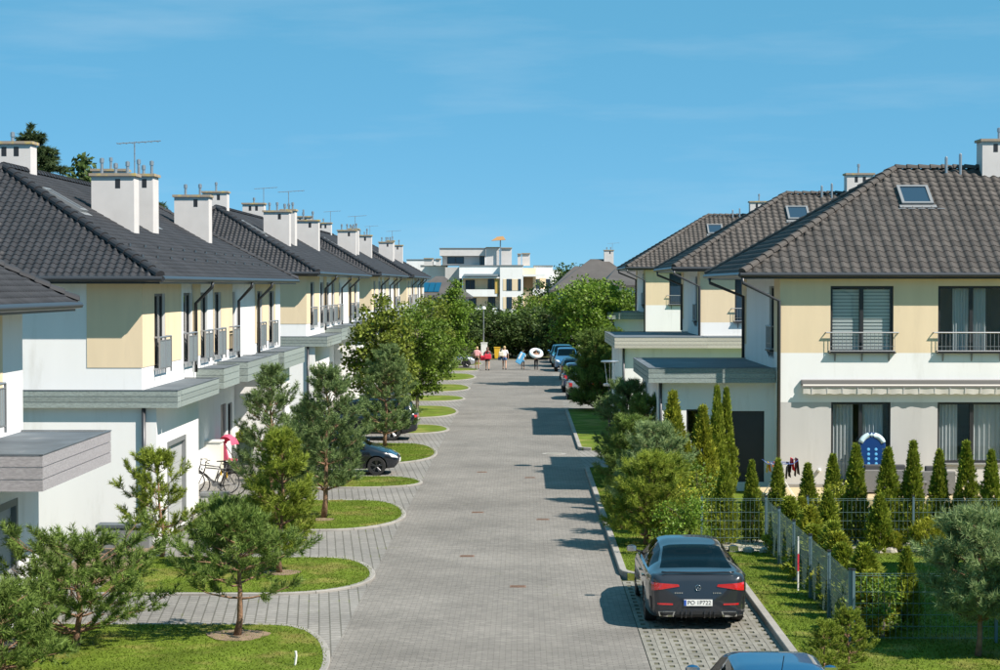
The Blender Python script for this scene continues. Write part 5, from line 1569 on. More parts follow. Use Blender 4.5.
plant('pine_tree', pine_mesh(16, 1.3, 0.85, 0.15, 'needle_green', 6, 6, 28, 0.12, 0.008, 0.6, 0.0, 0.5, 13, 0.5, 0.05, bushy=1.0), 'low dark green pine in front of the bicycle', 'tree', (-6.6, 43.3, 0.05), 2.2, 1.0, GP)
plant('pine_tree', pine_mesh(17, 3.95, 1.25, 0.75, 'needle_blue', 10, 6, 28, 0.13, 0.009, 0.6, 0.0, 0.4, 12, 0.55, 0.07), 'tall blue-green pine with bare reddish trunk foot before the black hatchback', 'tree', (-5.35, 52.2, 0.05), 0.5, 1.0, GP)
plant('pine_tree', pine_mesh(18, 3.9, 1.15, 0.3, 'needle_blue', 10, 6, 26, 0.13, 0.009, 0.6, 0.0, 0.3, 11, 0.6, 0.07, bushy=0.6), 'tall blue-green pine between the bicycle and the tall pine', 'tree', (-7.0, 54.9, 0.05), 1.5, 1.0, GP)
plant('pine_tree', pine_mesh(19, 3.8, 1.15, 0.5, 'needle_blue', 9, 6, 26, 0.14, 0.011, 0.6, 0.0, 0.3, 11, 0.6, 0.07, bushy=0.4), 'pine on the island between the two dark parked cars', 'tree', (-5.35, 75.4, 0.05), 2.5, 1.0, GP)
plant('pine_tree', pine_mesh(20, 2.4, 1.0, 0.4, 'needle_blue', 7, 6, 26, 0.12, 0.009, 0.6, 0.0, 0.3, 11, 0.6, 0.05), 'small blue-green pine half hidden beside the black hatchback', 'tree', (-6.9, 61.8, 0.05), 0.8, 1.0, GP)
# right side strip
plant('pine_tree', pine_mesh(21, 2.0, 0.95, 0.2, 'needle_lime', 8, 6, 30, 0.13, 0.008, 0.55, 0.0, 0.4, 13, 0.5, 0.055, bushy=0.8), 'lime green pine on the verge beyond the graphite car', 'tree', (2.95, 46.6, 0.09), 0.3, 1.0, GP)
plant('pine_tree', pine_mesh(22, 2.4, 1.05, 0.25, 'needle_silver', 8, 6, 28, 0.13, 0.008, 0.55, 0.0, 0.4, 12, 0.6, 0.055, bushy=0.7), 'pale green pine behind the lime verge pine', 'tree', (3.45, 52.0, 0.09), 1.3, 1.0, GP)
plant('pine_tree', pine_mesh(23, 1.75, 0.85, 0.1, 'needle_lime', 5, 7, 28, 0.12, 0.008, 0.5, 0.0, 0.7, 13, 0.4, 0.05, bushy=1.0), 'low rounded lime pine in front of the garage thujas', 'tree', (3.55, 48.9, 0.09), 2.3, 1.0, GP)
plant('pine_tree', pine_mesh(24, 2.9, 1.2, 0.2, 'needle_blue', 9, 7, 30, 0.14, 0.010, 0.55, 0.0, 0.4, 12, 0.6, 0.06, bushy=0.7), 'bluish pine at the corner of the garage driveway', 'tree', (3.45, 64.6, 0.09), 0.6, 1.0, GP)
plant('pine_tree', pine_mesh(25, 2.7, 1.1, 0.3, 'needle_green', 8, 6, 26, 0.13, 0.010, 0.55, 0.0, 0.4, 12, 0.6, 0.06, bushy=0.7), 'green pine between the garage driveway pine and the golden thujas', 'tree', (3.9, 60.0, 0.09), 1.6, 1.0, GP)
plant('pine_tree', pine_mesh(26, 3.7, 1.6, 0.1, 'needle_green', 12, 10, 30, 0.16, 0.013, 0.6, 0.0, 0.5, 14, 0.45, 0.07, bushy=1.0), 'dense round pine beside the parked car with its lamp showing', 'tree', (3.75, 97.0, 0.09), 2.6, 1.0, GP)
plant('pine_tree', pine_mesh(27, 2.25, 0.95, 0.6, 'needle_silver', 8, 6, 32, 0.13, 0.008, 0.55, 0.0, 0.5, 14, 0.55, 0.045), 'silvery pine with thin trunk in the shaded garden corner', 'tree', (7.62, 32.6, 0.09), 0.7, 1.0)
plant('spruce_tree', pine_mesh(28, 1.25, 0.55, 0.1, 'needle_lime', 7, 6, 30, 0.055, 0.005, 0.5, 0.0, 0.1, 12, 0.9, 0.02), 'tiny yellowish spruce beside the blue car roof', 'tree', (4.6, 29.6, 0.09), 0.7, 0.85, 'young spruces beside the blue car')
plant('spruce_tree', pine_mesh(29, 0.9, 0.4, 0.1, 'needle_lime', 6, 6, 30, 0.055, 0.005, 0.5, 0.0, 0.1, 12, 0.9, 0.02), 'smallest spruce at the foot of the fence corner post', 'tree', (5.25, 31.4, 0.09), 1.7, 1.0, 'young spruces beside the blue car')
plant('pine_tree', pine_mesh(41, 2.3, 1.0, 0.2, 'needle_green', 8, 6, 28, 0.13, 0.008, 0.55, 0.0, 0.4, 12, 0.55, 0.05, bushy=0.8), 'fresh green pine between the pale pine and the garage driveway', 'tree', (3.05, 56.2, 0.09), 0.9, 1.0, GP)
plant('leafy_shrub', leaf_tree_mesh(42, 1.5, 0.75, 0.65, 0.75, 'leaf_bright', 40, 60, 0.07, 0.24, trunk_r=0.03), 'low bright leafy shrub at the foot of the lime verge pine', 'shrub', (3.7, 44.8, 0.09), 0, 1.0)
plant('leafy_shrub', leaf_tree_mesh(43, 1.6, 0.8, 0.7, 0.8, 'leaf_mid', 44, 60, 0.08, 0.26, trunk_r=0.03), 'green leafy shrub below the tall golden thujas', 'shrub', (4.55, 51.0, 0.09), 0, 1.0)
plant('leafy_shrub', leaf_tree_mesh(44, 1.2, 0.6, 0.5, 0.6, 'leaf_bright', 30, 55, 0.07, 0.22, trunk_r=0.03), 'small bright shrub at the mesh fence corner post', 'shrub', (6.35, 34.4, 0.09), 0, 1.0)
# street deciduous
plant('leafy_tree', leaf_tree_mesh(31, 6.0, 1.85, 2.45, 3.35, 'leaf_olive', 150, 80, 0.17, 0.42, cone=0.45), 'olive tinged leafy tree nearest the dark sports utility car', 'tree', (-6.15, 84.2, 0.05), 0, 1.0, 'leafy street trees')
plant('leafy_tree', leaf_tree_mesh(32, 5.2, 2.0, 2.25, 2.95, 'leaf_mid', 160, 85, 0.15, 0.42), 'round leafy tree with clear trunk on the island by the road', 'tree', (-5.25, 96.5, 0.05), 0, 1.0, 'leafy street trees')
plant('leafy_tree', leaf_tree_mesh(33, 6.0, 1.8, 2.2, 3.5, 'leaf_olive', 90, 60, 0.19, 0.5), 'yellowish leafy tree behind the round street tree', 'tree', (-5.9, 112, 0.05), 0, 1.0, 'leafy street trees')
plant('leafy_tree', leaf_tree_mesh(34, 7.0, 1.5, 3.1, 3.6, 'leaf_bright', 100, 60, 0.20, 0.5, cone=0.6), 'tall pointed bright green tree near the street end', 'tree', (-5.2, 149.5, 0.05), 0, 1.0, 'leafy street trees')
plant('pine_tree', pine_mesh(35, 3.4, 1.2, 0.3, 'needle_green', 8, 6, 24, 0.17, 0.014, 0.6, 0.0, 0.3, 10, 0.6, 0.06, bushy=0.6), 'pine between the leafy street trees and the pointed tree', 'tree', (-5.5, 121, 0.05), 0.4, 1.0, GP)
plant('leafy_shrub', leaf_tree_mesh(36, 2.4, 1.1, 1.1, 1.2, 'leaf_mid', 40, 60, 0.18, 0.4), 'leafy shrub on the island before the far parked car', 'shrub', (-5.4, 131, 0.05), 0, 1.0)
plant('leafy_tree', leaf_tree_mesh(37, 7.0, 2.35, 2.2, 4.6, 'leaf_bright', 130, 75, 0.21, 0.55), 'broad bright maple-like tree over the parked cars', 'tree', (3.95, 122, 0.05), 0, 1.0, 'leafy street trees')
plant('leafy_tree', leaf_tree_mesh(38, 7.0, 2.4, 2.4, 4.3, 'leaf_mid', 110, 65, 0.22, 0.6), 'leafy tree behind the bright tree over parked cars', 'tree', (6.2, 150, 0.05), 0, 1.0, 'leafy street trees')
plant('leafy_shrub', leaf_tree_mesh(39, 1.8, 0.7, 0.8, 0.95, 'leaf_yellow', 34, 60, 0.07, 0.26, trunk_r=0.03), 'airy yellowish shrub before the fence end post', 'shrub', (4.0, 46.9, 0.09), 0, 1.0)
plant('leafy_shrub', leaf_tree_mesh(40, 1.7, 0.45, 0.8, 0.95, 'leaf_yellow', 26, 46, 0.065, 0.22, trunk_r=0.03), 'thin yellow-leaved shrub among the garden thujas', 'shrub', (7.15, 46.0, 0.09), 0, 1.0)

# thujas
ORD = ['first', 'second', 'third', 'fourth', 'fifth', 'sixth', 'seventh', 'eighth', 'ninth', 'tenth', 'eleventh', 'twelfth']
tA = [thuja_mesh(50 + k, 2.3, 0.40, 'thuja_green', 1500, 8, 0.12) for k in range(4)]
tG = [thuja_mesh(60 + k, 2.2, 0.42, 'thuja_gold', 1500, 8, 0.12) for k in range(2)]
row = [(725, 462), (752, 462), (778, 461), (808, 465), (833, 456), (856, 446), (888, 450), (913, 443), (939, 451), (966, 443), (991, 452), (1016, 447)]
for k, (px, yt) in enumerate(row):
    D = 46.6 + 0.5 * math.sin(k * 1.7)
    H = CAM_H - (yt - VPY) * D / FPX - 0.08
    x, y, _ = at(px, D)
    sc = H / 2.3
    plant('thuja', tA[k % 4], ORD[k] + ' columnar thuja of the garden row, counted from the golden thujas', 'shrub', (x, y, 0.09), k * 1.3, (sc * rnd.uniform(0.78, 1.0), sc * rnd.uniform(0.78, 1.0), sc), 'columnar thujas in the garden row')
for k, (px, yt, D, m_, w) in enumerate(((673, 394, 53.6, 1, 1.25), (686, 440, 53.0, 1, 1.0), (703, 408, 53.6, 1, 1.15))):
    H = CAM_H - (yt - VPY) * D / FPX - 0.08; x, y, _ = at(px, D)
    plant('thuja', tG[k % 2], ['tall golden thuja in front of the garage window', 'shorter golden thuja between the two tall golden ones', 'tall golden thuja next to the dark thuja pair'][k], 'shrub', (x, y, 0.09), k * 2.1, (w, w, H / 2.2), 'golden thujas by the garage')
dk = thuja_mesh(70, 2.3, 0.40, 'thuja_green', 1500, 8, 0.12)
for k, (px, yt, D) in enumerate(((717, 388, 56.6), (726.5, 390, 56.9))):
    H = CAM_H - (yt - VPY) * D / FPX - 0.08; x, y, _ = at(px, D)
    plant('thuja', dk, 'tall slim thuja of the shaded pair against the garage wall', 'shrub', (x, y, 0.09), k * 2.7, (0.78, 0.78, H / 2.3), 'shaded thuja pair at the garage')
tS = [thuja_mesh(80 + k, 1.25, 0.36, 'thuja_green' if k else 'thuja_gold', 900, 8, 0.12) for k in range(3)]
for k in range(9):
    y = 34.9 + k * 1.22; x = 6.22 + 0.12 * math.sin(k * 2.1)
    plant('thuja', tS[(k * 2) % 3], ORD[k] + ' young hedge thuja along the side fence, counted from the fence return', 'shrub', (x, y, 0.09), k * 1.9, (1.3 + 0.2 * math.sin(k * 2.7), 1.3, 0.85 + 0.25 * abs(math.sin(k * 1.3))), 'young hedge thujas along the side fence')
for k, (px, D, h_) in enumerate(((802, 45.2, 1.0), (828, 45.0, 1.15), (880, 45.4, 1.05))):
    x, y, _ = at(px, D); plant('thuja', tS[k], ORD[k] + ' half-height thuja before the tall garden row, counted from the fence corner', 'shrub', (x, y, 0.09), k, (0.9, 0.9, h_), 'half-height thujas')
x, y, _ = at(907, 35.2)
plant('thuja', tS[1], 'lone small thuja on the shaded lawn by the fence return', 'shrub', (x, y, 0.09), 0.5, (0.75, 0.75, 1.15))
bl_ = thuja_mesh(90, 0.72, 0.42, 'leaf_yellow', 900, 7, 0.09, ball=True)
x, y, _ = at(929, 45.4); plant('round_shrub', bl_, 'yellow-green ball shaped shrub at the lawn edge', 'shrub', (x, y, 0.1), 0, 1.0)
bl2 = thuja_mesh(91, 0.66, 0.38, 'thuja_green', 800, 7, 0.09, ball=True)
x, y, _ = at(985, 45.3); plant('round_shrub', bl2, 'green ball shaped shrub at the lawn edge', 'shrub', (x, y, 0.1), 0, 1.0)
for k, (px, D) in enumerate(((895, 45.4), (952, 45.6), (966, 45.5), (1005, 45.2))):
    x, y, _ = at(px, D); plant('small_shrub', bl2 if k % 2 else bl_, 'knee-high tuft between the ball shaped shrubs', 'shrub', (x, y, 0.1), k, (0.45, 0.4, 0.6), 'tufts in the gravel bed')

# the end of the street: trees and tall shrubs, one by one
end = [(430, 150, 5.2, 2.2, 'leaf_mid'), (446, 166, 5.6, 2.6, 'leaf_dark'), (497, 170, 4.6, 2.6, 'leaf_dark'), (470, 176, 5.2, 2.4, 'leaf_mid'), (512, 172, 4.2, 2.6, 'leaf_mid'), (530, 170, 4.4, 2.4, 'leaf_dark'), (545, 174, 4.8, 2.3, 'leaf_dark'), (486, 182, 4.8, 2.6, 'leaf_dark'),
       (560, 168, 5.2, 2.4, 'leaf_dark'), (575, 178, 6.4, 2.8, 'leaf_olive'), (590, 166, 6.0, 2.6, 'leaf_mid'), (606, 160, 5.6, 2.4, 'leaf_dark'), (524, 186, 5.4, 2.2, 'leaf_mid'), (455, 186, 5.2, 2.6, 'leaf_bright'), (622, 172, 6.0, 2.6, 'leaf_mid'), (540, 190, 5.4, 2.2, 'leaf_olive')]
lab = {'leaf_mid': 'mid green shrub-like tree closing the street end', 'leaf_dark': 'dark green shrub-like tree closing the street end', 'leaf_bright': 'bright green tree closing the street end', 'leaf_olive': 'olive tree beside the brown roofs at the street end'}
proto = {}
for k, (px, D, H, r_, m_) in enumerate(end):
    if (m_, k % 2) not in proto: proto[(m_, k % 2)] = leaf_tree_mesh(100 + k, 5.0, 2.2, 2.35, 2.5, m_, 90, 60, 0.24, 0.62)
    x, y, _ = at(px, D)
    plant('leafy_tree', proto[(m_, k % 2)], lab[m_], 'tree', (x, y, -0.05), k * 1.7, (r_ / 2.2, r_ / 2.2, H / 5.0), 'trees closing the street end')
for k, (px, D, yt, w) in enumerate(((565, 230, 262, 1.6), (590, 240, 264, 1.5), (577, 250, 263, 1.6), (604, 250, 266, 1.5), (640, 240, 264, 1.6))):
    x, y, _ = at(px, D); H = CAM_H - (yt - VPY) * D / FPX
    plant('leafy_tree', proto[('leaf_dark', 1)], 'distant dark tree rising over the brown roofs', 'tree', (x, y, -0.05), k, (w, w, H / 5.0), 'distant dark trees')
# behind the row houses
sp = pine_mesh(120, 15.0, 4.6, 1.0, 'needle_dark', 26, 8, 30, 0.20, 0.022, 0.12, 0.38, 0.04, 22, 0.8, 0.2)
x, y, _ = at(24, 98); plant('spruce_tree', sp, 'tall dark spruce behind the first row house roof', 'tree', (x, y, 0), 0, (1.45, 1.45, 0.99))
lt = leaf_tree_mesh(121, 12.0, 1.9, 4.4, 7.6, 'leaf_dark', 150, 60, 0.30, 0.6, cone=0.4, trunk_r=0.2)
x, y, _ = at(84, 98); plant('leafy_tree', lt, 'poplar-like tree behind the twin chimneys', 'tree', (x, y, 0), 0, (1.1, 1.1, 1.07), 'trees behind the row houses')
x, y, _ = at(93, 104); plant('leafy_tree', lt, 'slimmer tree close beside the poplar-like one', 'tree', (x, y, 0), 2.0, (0.7, 0.7, 1.04), 'trees behind the row houses')
x, y, _ = at(160, 110); plant('spruce_tree', sp, 'spruce tip showing between chimneys behind the row roof', 'tree', (x, y, 0), 1.0, (1.3, 1.3, 0.82))

# grass blades
near_isl = [p for p, (a, b) in zip(island_polys, ISL) if 27 < a < 70]
grass_blades('grass', 'short mown grass on the driveway islands', near_isl, 500, 0.044, 0.032, 3)
grass_blades('grass', 'short mown grass on the verge and garden', [[(2.27, 41.85), (12, 41.85), (12, 53), (2.27, 53)], [(4.68, 28), (10.5, 28), (10.5, 41.85), (4.68, 41.85)], [(2.27, 53), (4.2, 53), (4.2, 66), (2.27, 66)]], 500, 0.084, 0.036, 4)
# ------------------------------------------------------------------ cars
make_car('graphite four-door coupe with red tail lights parked on the openwork bay', 'coupe', 'paint_graphite', (3.20, 38.0, 0), 0.0, plate='PO 1P722')
make_car('blue car parked behind the graphite coupe, only its roof showing', 'hatch', 'paint_blue', (3.28, 25.9, 0), 0.0)
make_car('black hatchback with its nose to the road beside the pines', 'hatch', 'paint_black', (-6.12, 65.15, 0), R(-90), rim='rim_dark')
make_car('dark sports utility car with its tail to the road under the leafy tree', 'suv', 'paint_black', (-6.62, 79.6, 0), R(90), rim='rim_silver', rails=True)
GPK = 'cars parked in the far bay'
make_car('navy car with a red tail light beside the dense round pine', 'suv', 'paint_navy', (3.2, 116.0, 0), 0.0, group=GPK, detail=False, rim='rim_silver')
make_car('silver car half hidden behind the dense round pine', 'hatch', 'paint_silver', (3.25, 108.6, 0), 0.0, group=GPK, detail=False, rim='rim_silver')
make_car('dark car between the navy car and the light blue one', 'hatch', 'paint_graphite', (3.3, 130.5, 0), 0.0, group=GPK, detail=False)
make_car('light blue car facing the walking people', 'suv', 'paint_sky', (3.2, 143.5, 0), R(180), group=GPK, detail=False, rim='rim_silver')
make_car('teal car behind the light blue one', 'suv', 'paint_teal', (3.1, 151.0, 0), R(180), group=GPK, detail=False)
make_car('dark blue car last in the far bay', 'hatch', 'paint_blue', (3.0, 158.5, 0), R(180), group=GPK, detail=False)
make_car('silver car parked between grass islands near the street end', 'hatch', 'paint_silver', (-5.6, 149.0, 0), R(-90), group=GPK, detail=False)

# ------------------------------------------------------------------ mesh fence
def fence(label, a, b, n, h=1.2, name='mesh_fence', skip=()):
    a, b = Vector((*a, 0.085)), Vector((*b, 0.085))
    f = thing(name, label, 'fence', a, 0, 'green mesh fence runs')
    d = (b - a) / n
    L = d.length; u = d.normalized(); nn = Vector((-u.y, u.x, 0))
    for k in range(n + 1):
        p = d * k
        q = MB()
        c = [p + u * sx * 0.022 + nn * sy * 0.03 for sx, sy in ((-1, -1), (1, -1), (1, 1), (-1, 1))]
        q.add([(*v.xy, 0) for v in c] + [(*v.xy, h + 0.06) for v in c], [(4, 5, 6, 7), (0, 1, 5, 4), (1, 2, 6, 5), (2, 3, 7, 6), (3, 0, 4, 7)])
        po = build('post', q, 'fence_post', f)
        q = MB(); q.box(p.x - 0.036, p.x + 0.036, p.y - 0.036, p.y + 0.036, h + 0.061, h + 0.085); build('post_cap', q, 'black_plastic', po)
    for k in range(n):
        q = MB(); p = d * k
        m = int(L / 0.1); r = 0.0035
        def bar(p0, p1, r):
            q.tube([p0, p1], r, 3, cap=False)
        for i in range(m + 1):
            o = p + u * (0.03 + (L - 0.06) * i / m); bar(o + Vector((0, 0, 0.05)), o + Vector((0, 0, h)), r)
        for z in (0.08, 0.28, 0.48, 0.68, 0.88, h - 0.04, h):
            bar(p + u * 0.03 + Vector((0, 0, z)), p + u * (L - 0.03) + Vector((0, 0, z)), r * 1.3)
        build('mesh_panel', q, 'fence_green', f)
    return f
fence('green mesh fence run along the verge beside the graphite car', (5.70, 33.9), (5.70, 45.7), 5)
fence('green mesh fence run in front of the tall thuja row', (4.20, 45.75), (16.6, 45.75), 5)
fence('green mesh fence run returning across the shaded lawn', (5.75, 33.86), (10.7, 33.86), 2)
q = MB(); q.box(-0.014, 0.014, -0.014, 0.014, 0, 1.1)
mp_ = tag(build('marker_post', q, 'plastic_white'), 'thin red and white marker stake at the mesh fence', 'stake'); mp_.location = (5.60, 39.6, 0.085)
q = MB(); q.box(-0.016, 0.016, -0.016, 0.016, 0.4, 0.75); o = build('red_band', q, 'cloth_red', mp_)
q = MB(); q.tube([(0, 0, 0), (0.02, 0, 0.16), (0.01, 0, 0.24)], 0.022, 6); o = tag(build('marker_stub', q, 'plastic_white'), 'short white stub standing in the lawn island', 'marker'); o.location = (-3.75, 31.9, 0.04)

# edging stones of the garden bed
bd = bpy.data.objects.new('bed_edging', None); col.objects.link(bd); tag(bd, kind='structure')
for k in range(30):
    q = MB(); r_ = rnd.uniform(0.09, 0.16); s0 = rnd.random() * 6
    q.lathe([(0, -0.05), (r_, -0.03), (r_ * 0.9, r_ * 0.5), (r_ * 0.45, r_ * 0.8), (0, r_ * 0.85)], 7)
    q.v = [(v[0] * (1 + 0.25 * math.sin(s0 + v[1] * 20)), v[1] * (1 + 0.2 * math.sin(s0 * 2 + v[0] * 17)), v[2]) for v in q.v]
    o = build('stone', q, 'gravel', bd); o.location = (4.6 + k * 0.36 + rnd.uniform(-0.08, 0.08), 45.35 + rnd.uniform(-0.06, 0.06), 0.1)

# ------------------------------------------------------------------ street lamps
def street_lamp(label, loc, h, disc=True):
    t = thing('street_lamp', label, 'lamp', loc, 0, 'street lamps')
    q = MB(); q.tube([(0, 0, 0), (0, 0, h * 0.76)], 0.05, 10, rs=[0.055, 0.045]); build('pole', q, 'gutter_metal', t, smooth=True)
    q = MB(); q.lathe([(0.05, h * 0.76), (0.22, h * 0.765), (0.22, h * 0.785), (0.0, h * 0.79)], 18); build('lamp_body', q, 'zinc', t)
    q = MB()
    for k in range(3):
        a = k * 2.094 + 0.5; q.tube([(0.10 * math.cos(a), 0.10 * math.sin(a), h * 0.785), (0.20 * math.cos(a), 0.20 * math.sin(a), h * 0.985)], 0.012, 5)
    build('strut', q, 'zinc', t)
    q = MB(); q.lathe([(0.0, h * 0.98), (0.30, h * 0.985), (0.31, h * 0.992), (0.28, h), (0.0, h * 1.003)], 24); build('reflector', q, 'zinc', t, smooth=True, auto=40)
    return t
street_lamp('street lamp with a flat reflector disc beside the garage driveway', (2.95, 66.3, 0.08), 3.65)
t = thing('street_lamp', 'thin tall grey lamp post at the street end', 'lamp', (-3.35, 166, 0), 0, 'street lamps')
q = MB(); q.tube([(0, 0, 0), (0, 0, 4.2)], 0.05, 8, rs=[0.06, 0.045]); build('pole', q, 'zinc', t)
q = MB(); q.lathe([(0.06, 4.2), (0.2, 4.25), (0.16, 4.45), (0, 4.5)], 12); build('lamp_head', q, 'plastic_white', t)
t = thing('utility_cabinet', 'white utility cabinet at the street end', 'cabinet', (-3.3, 165.5, 0)); t.scale = (0.6, 0.6, 1.0)
q = MB(); q.box(-0.45, 0.45, -0.25, 0.25, 0, 1.35); build('housing', q, 'plastic_white', t); q = MB(); q.box(-0.5, 0.5, -0.3, 0.3, 1.35, 1.42); build('roof', q, 'plastic_white', t); q = MB(); q.box(-0.4, 0.4, -0.262, -0.25, 0.1, 1.28); build('door', q, 'plastic_white', t)
t = thing('waste_bin', 'yellow wheeled waste bin beside the white cabinet', 'bin', (-2.2, 166, 0)); t.scale = (0.7, 0.7, 0.9)
q = MB(); q.add([(-0.28, -0.3, 0.08), (0.28, -0.3, 0.08), (0.28, 0.3, 0.08), (-0.28, 0.3, 0.08), (-0.36, -0.36, 1.05), (0.36, -0.36, 1.05), (0.36, 0.36, 1.05), (-0.36, 0.36, 1.05)], [(0, 3, 2, 1), (0, 1, 5, 4), (1, 2, 6, 5), (2, 3, 7, 6), (3, 0, 4, 7), (4, 5, 6, 7)]); build('tub', q, 'plastic_yellow', t)
q = MB(); q.box(-0.38, 0.38, -0.4, 0.38, 1.05, 1.13); build('lid', q, 'plastic_yellow', t)
for s in (-1, 1):
    q = MB(); q.lathe([(0, -0.03), (0.1, -0.03), (0.1, 0.03), (0, 0.03)], 12, (s * 0.3, 0.3, 0.1), 'x'); build('wheel', q, 'rubber', t)

# ------------------------------------------------------------------ bicycle (local: along x, front at -x)
def bicycle(label, loc, rz, m='rim_silver', lean=0.08):
    t = thing('bicycle', label, 'bicycle', loc, rz); t.rotation_euler = (lean, 0, rz)
    for x in (-0.54, 0.54):
        q = MB(); q.tube([(x + 0.34 * math.cos(a), 0, 0.355 + 0.34 * math.sin(a)) for a in np.linspace(0, 6.283, 33)], 0.02, 6, cap=False); w = build('wheel', q, 'rubber', t, smooth=True)
        q = MB()
        for k in range(16):
            a = k * 0.3927; q.tube([(x, 0.02 * (-1) ** k, 0.355), (x + 0.33 * math.cos(a), 0, 0.355 + 0.33 * math.sin(a))], 0.003, 3, cap=False)
        q.tube([(x, -0.05, 0.355), (x, 0.05, 0.355)], 0.02, 6); build('spokes', q, 'zinc', w)
        q = MB(); q.tube([(x + 0.38 * math.cos(a), 0, 0.355 + 0.38 * math.sin(a)) for a in np.linspace(0.6, 2.9, 12)], 0.016, 5); build('mudguard', q, 'black_plastic', t)
    q = MB(); BB = (0.10, 0, 0.29); ST = (0.27, 0, 0.80); HT = (-0.33, 0, 0.86); HB = (-0.38, 0, 0.70); RA = (0.54, 0, 0.355); FA = (-0.54, 0, 0.355)
    for a, b, r in ((BB, ST, 0.018), (ST, HT, 0.018), (HB, BB, 0.021), (HT, HB, 0.022)): q.tube([a, b], r, 8)
    for s in (-1, 1):
        for a, b in ((RA, BB), (RA, ST)): q.tube([(a[0], s * 0.05, a[2]), (b[0], s * 0.02, b[2])], 0.009, 6)
        q.tube([(HB[0], s * 0.03, HB[2]), (FA[0], s * 0.05, FA[2])], 0.012, 6)
    build('frame', q, m, t, smooth=True)
    q = MB(); q.tube([ST, (0.31, 0, 0.94)], 0.013, 6); se = build('seat_post', q, 'zinc', t)
    q = MB(); q.add([(0.44, -0.09, 0.95), (0.44, 0.09, 0.95), (0.28, 0.05, 0.95), (0.17, 0.02, 0.95), (0.17, -0.02, 0.95), (0.28, -0.05, 0.95), (0.44, -0.08, 1.0), (0.44, 0.08, 1.0), (0.28, 0.04, 0.985), (0.17, 0.015, 0.98), (0.17, -0.015, 0.98), (0.28, -0.04, 0.985)],
                    [(0, 1, 2, 3, 4, 5), (11, 10, 9, 8, 7, 6), (0, 6, 7, 1), (1, 7, 8, 2), (2, 8, 9, 3), (3, 9, 10, 4), (4, 10, 11, 5), (5, 11, 6, 0)]); build('saddle', q, 'black_plastic', se)
    q = MB(); q.tube([HT, (-0.31, 0, 1.02)], 0.014, 6); q.tube([(-0.20, -0.30, 1.03), (-0.27, -0.20, 1.04), (-0.33, 0, 1.02), (-0.27, 0.20, 1.04), (-0.20, 0.30, 1.03)], 0.013, 6); hb_ = build('handlebar', q, 'black_plastic', t, smooth=True)
    q = MB(); q.box(0.36, 0.84, -0.07, 0.07, 0.74, 0.755); q.tube([(0.56, 0.06, 0.36), (0.60, 0.06, 0.74)], 0.006, 4); q.tube([(0.56, -0.06, 0.36), (0.60, -0.06, 0.74)], 0.006, 4); build('luggage_rack', q, 'black_plastic', t)
    q = MB(); q.lathe([(0.0, -0.006), (0.09, -0.006), (0.09, 0.006), (0, 0.006)], 18, (0.10, 0.06, 0.29), 'y'); q.tube([(0.10, 0.07, 0.29), (0.22, 0.09, 0.17)], 0.01, 5); q.tube([(0.10, -0.07, 0.29), (-0.02, -0.09, 0.41)], 0.01, 5); q.box(0.17, 0.27, 0.09, 0.17, 0.155, 0.18); q.box(-0.07, 0.03, -0.17, -0.09, 0.40, 0.425); build('crankset', q, 'zinc', t)
    q = MB(); q.box(0.30, 0.33, -0.03, 0.03, 0.55, 0.72); build('lock', q, 'plastic_yellow', t)
    q = MB(); q.lathe([(0, 0), (0.035, 0.02), (0.04, 0.06), (0, 0.065)], 10, (-0.46, 0, 0.82), 'x'); build('headlight', q, 'lamp_clear', t)
    return t
bicycle('grey trekking bicycle with black rack parked by the house entrance', (-9.15, 58.0, 0), 0.12, 'rim_dark')
bicycle('second dark bicycle leaning behind the grey one', (-9.45, 58.75, 0), -0.1, 'rim_dark', -0.1)

# push chair
t = thing('push_chair', 'pink hooded push chair against the entrance wall', 'push chair', (-9.85, 64.9, 0), R(150))
q = MB()
for i in range(7):
    a = math.pi * (0.10 + 0.62 * i / 6)
    for j in range(9):
        b = math.pi * j / 8; q.v.append((0.26 * math.cos(b), -0.30 * math.cos(a) * 0.9, 0.98 + 0.34 * math.sin(a) * math.sin(b) ** 0.6))
q.f = [(i * 9 + j, i * 9 + j + 1, (i + 1) * 9 + j + 1, (i + 1) * 9 + j) for i in range(6) for j in range(8)]
build('hood', q, 'stroller_pink', t, smooth=True)
q = MB(); q.add([(-0.24, -0.2, 0.5), (0.24, -0.2, 0.5), (0.24, 0.25, 0.55), (-0.24, 0.25, 0.55), (-0.24, 0.42, 1.05), (0.24, 0.42, 1.05), (-0.24, -0.2, 0.42), (0.24, -0.2, 0.42), (0.24, 0.3, 0.46), (-0.24, 0.3, 0.46), (-0.24, 0.48, 1.05), (0.24, 0.48, 1.05)],
                [(0, 1, 2, 3), (3, 2, 5, 4), (6, 9, 8, 7), (9, 10, 11, 8), (0, 6, 7, 1), (4, 5, 11, 10), (0, 3, 9, 6), (1, 7, 8, 2), (3, 4, 10, 9), (2, 8, 11, 5)]); build('seat', q, 'stroller_pink', t)
q = MB()
for s in (-1, 1): q.tube([(s * 0.27, -0.42, 0.14), (s * 0.27, 0.0, 0.5), (s * 0.27, 0.55, 1.08)], 0.014, 6); q.tube([(s * 0.27, 0.38, 0.14), (s * 0.27, 0.0, 0.5)], 0.014, 6)
q.tube([(-0.27, 0.55, 1.08), (0.27, 0.55, 1.08)], 0.016, 6); build('frame', q, 'black_plastic', t)
for s in (-1, 1):
    for y_ in (-0.42, 0.38):
        q = MB(); q.lathe([(0.06, -0.02), (0.14, -0.02), (0.14, 0.02), (0.06, 0.02)], 14, (s * 0.29, y_, 0.14), 'x'); build('wheel', q, 'rubber', t)
q = MB(); q.box(-0.22, 0.22, -0.2, 0.25, 0.2, 0.38); build('basket', q, 'cloth_black', t)

